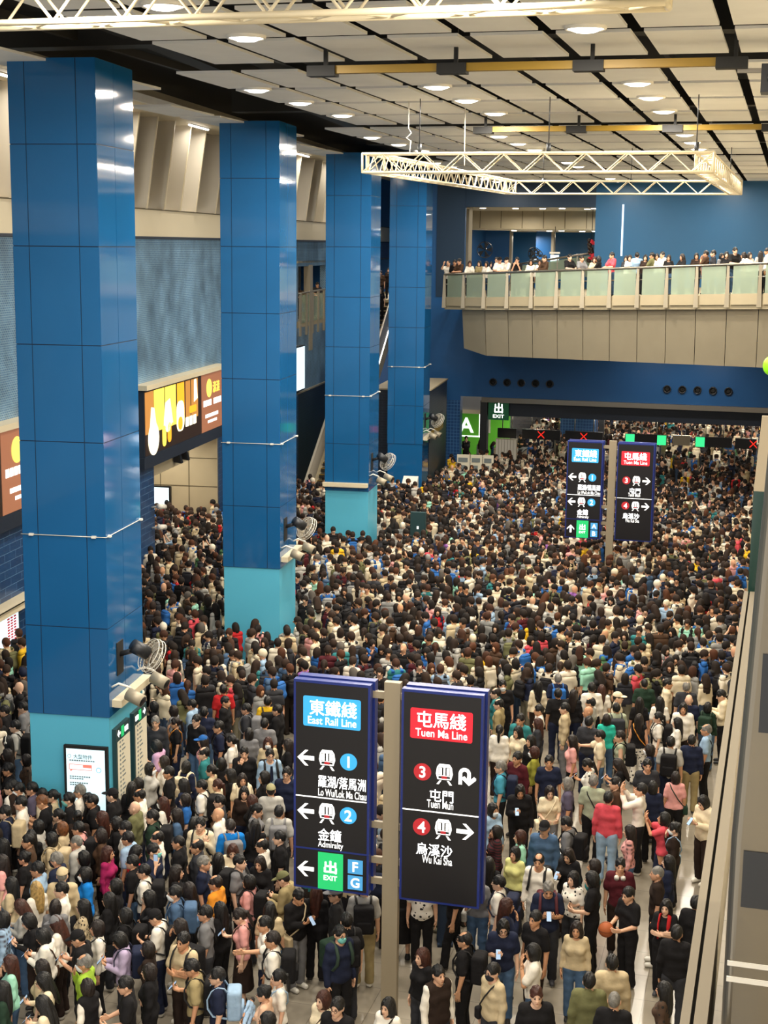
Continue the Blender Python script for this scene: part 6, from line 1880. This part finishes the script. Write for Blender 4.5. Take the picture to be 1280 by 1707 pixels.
SK = np.array([hexc(c) for c in SKINS]); BT = np.array([hexc(c) for c in ('16161a', '22222a', '2c241f', '3a4a62', '74705f')])
occ = np.array(OCC); spots = []
cols = [wf(12.88 * k - .0, 0) for k in range(4)]
def free(x, y):
    u, v = uv_of(x, y)
    if v < -6.25 and not (22.8 < u < 29.6 and v > -9.5): return False
    if x > -.75: return False
    for k in range(4):
        if -1.9 < v < .35 and 12.88 * k - .35 < u < 12.88 * k + 2.2: return False
    if v < -3.3 and u > 37.3 and y < 72: return False
    if v < .35 and u > 37.2 and y < 72.3: return False
    if -15.8 < x < -12.8 and 66.0 < y < 67.8: return False
    if v > 1.1 and v < 2.2 and 26.4 < u < 27.4: return False
    for sx, sy in ((-5.26, 20.01), (-5.38, 48.4)):
        if abs(x - sx) < .4 and abs(y - sy) < .4: return False
    if 71.6 < y < 73.3 and (x < -14.0 or x < -15.6): return False
    if y > 73 and (x < -19 or (-12.1 < x < -9.4 and 79.6 < y < 81.6)): return False
    if 75.1 < y < 77.3 and abs(((x + 13.2) / 1.35) - round((x + 13.2) / 1.35)) < .34: return False
    if y > 75.8 and x < -13.7: return False
    return True
y = 20.0; row = 0
while y < 97:
    dens = .58 if y < 58 else (.64 if y < 70 else (.85 if y < 74 else .80))
    x = -24 + (row % 2) * dens / 2
    while x < -.6:
        qx, qy = x + rng.uniform(-.13, .13), y + rng.uniform(-.14, .14); x += dens
        if not free(qx, qy): continue
        if y > 66 and y < 75 and rng.random() < .25: continue
        px, py = topx((qx, qy, 1.58))
        lim = 1150 if px < 480 else (1120 if px < 815 else 1122)
        if 505 < px < 785: lim = 1440
        if px < 0: lim = 1400
        if py > lim:
            continue
        if ((occ[:, 0] - qx) ** 2 + (occ[:, 1] - qy) ** 2).min() < .40 ** 2: continue
        spots.append((qx, qy))
    y += dens * .9; row += 1
VV = []; FF = []; CC = []; base_i = 0
for (qx, qy) in spots:
    k = rng.choice(len(SPEC), p=WTS); V, F, code = (NEAR if qy < 40 else MID if qy < 56 else FAR)[k]
    u, v = uv_of(qx, qy)
    r = rng.random()
    if v < 2.0 and qy < 60: a = -95 + rng.normal(0, 35) if r < .6 else (180 + rng.normal(0, 40) if r < .9 else rng.uniform(-60, 60))
    elif qy < 48: a = -150 + rng.normal(0, 45) if r < .72 else (0 + rng.normal(0, 45) if r < .86 else 90 + rng.normal(0, 30))
    else: a = rng.normal(0, 55) if r < .55 else rng.uniform(-180, 180)
    a = math.radians(a); sc = (1.0 if SPEC[k][1] == 'M' else .945) * rng.uniform(.96, 1.045)
    ca, sa = math.cos(a) * sc, math.sin(a) * sc
    W = np.stack([V[:, 0] * ca - V[:, 1] * sa + qx, V[:, 0] * sa + V[:, 1] * ca + qy, V[:, 2] * sc], 1).astype(np.float32)
    hair = HAIRS[rng.choice(len(HAIRS), p=hw)]
    if SPEC[k][2] == 's' and rng.random() < .05: hair = tc_[rng.choice([0, 3, 4, 7, 9])]
    pal = np.array([SK[rng.integers(len(SK))], tc_[rng.choice(len(tc_), p=tw)], BT[rng.integers(len(BT))], hair, tc_[rng.choice([0, 0, 0, 1, 2, 7, 9, 12, 19])]])
    VV.append(W); FF.append(F + base_i); base_i += len(V); CC.append(np.concatenate([pal[code], np.ones((len(code), 1))], 1).astype(np.float32))
V = np.concatenate(VV); F = np.concatenate(FF); CCc = np.concatenate(CC)
me = bpy.data.meshes.new('crowd')
me.vertices.add(len(V)); me.vertices.foreach_set('co', V.ravel())
me.loops.add(F.size); me.loops.foreach_set('vertex_index', F.astype(np.int32).ravel())
me.polygons.add(len(F)); me.polygons.foreach_set('loop_start', np.arange(0, F.size, 4, dtype=np.int32))
me.polygons.foreach_set('use_smooth', np.ones(len(F), bool))
at = me.attributes.new('tint', 'FLOAT_COLOR', 'FACE'); at.data.foreach_set('color', CCc.ravel())
m = mat('crowd_cloth', '808080', 0.8, spec=.25)
an = m.node_tree.nodes.new('ShaderNodeAttribute'); an.attribute_name = 'tint'
m.node_tree.links.new(an.outputs['Color'], m.node_tree.nodes['Principled BSDF'].inputs['Base Color'])
me.materials.append(m); me.update(calc_edges=True)
cr = link('crowd', me); tag(cr, 'dense crowd of people filling the concourse back to the ticket gates', 'crowd'); cr['kind'] = 'stuff'
print('CROWD', len(spots), 'verts', len(V), 'individuals', len(P_LIST), 'objects', len(COL.objects))
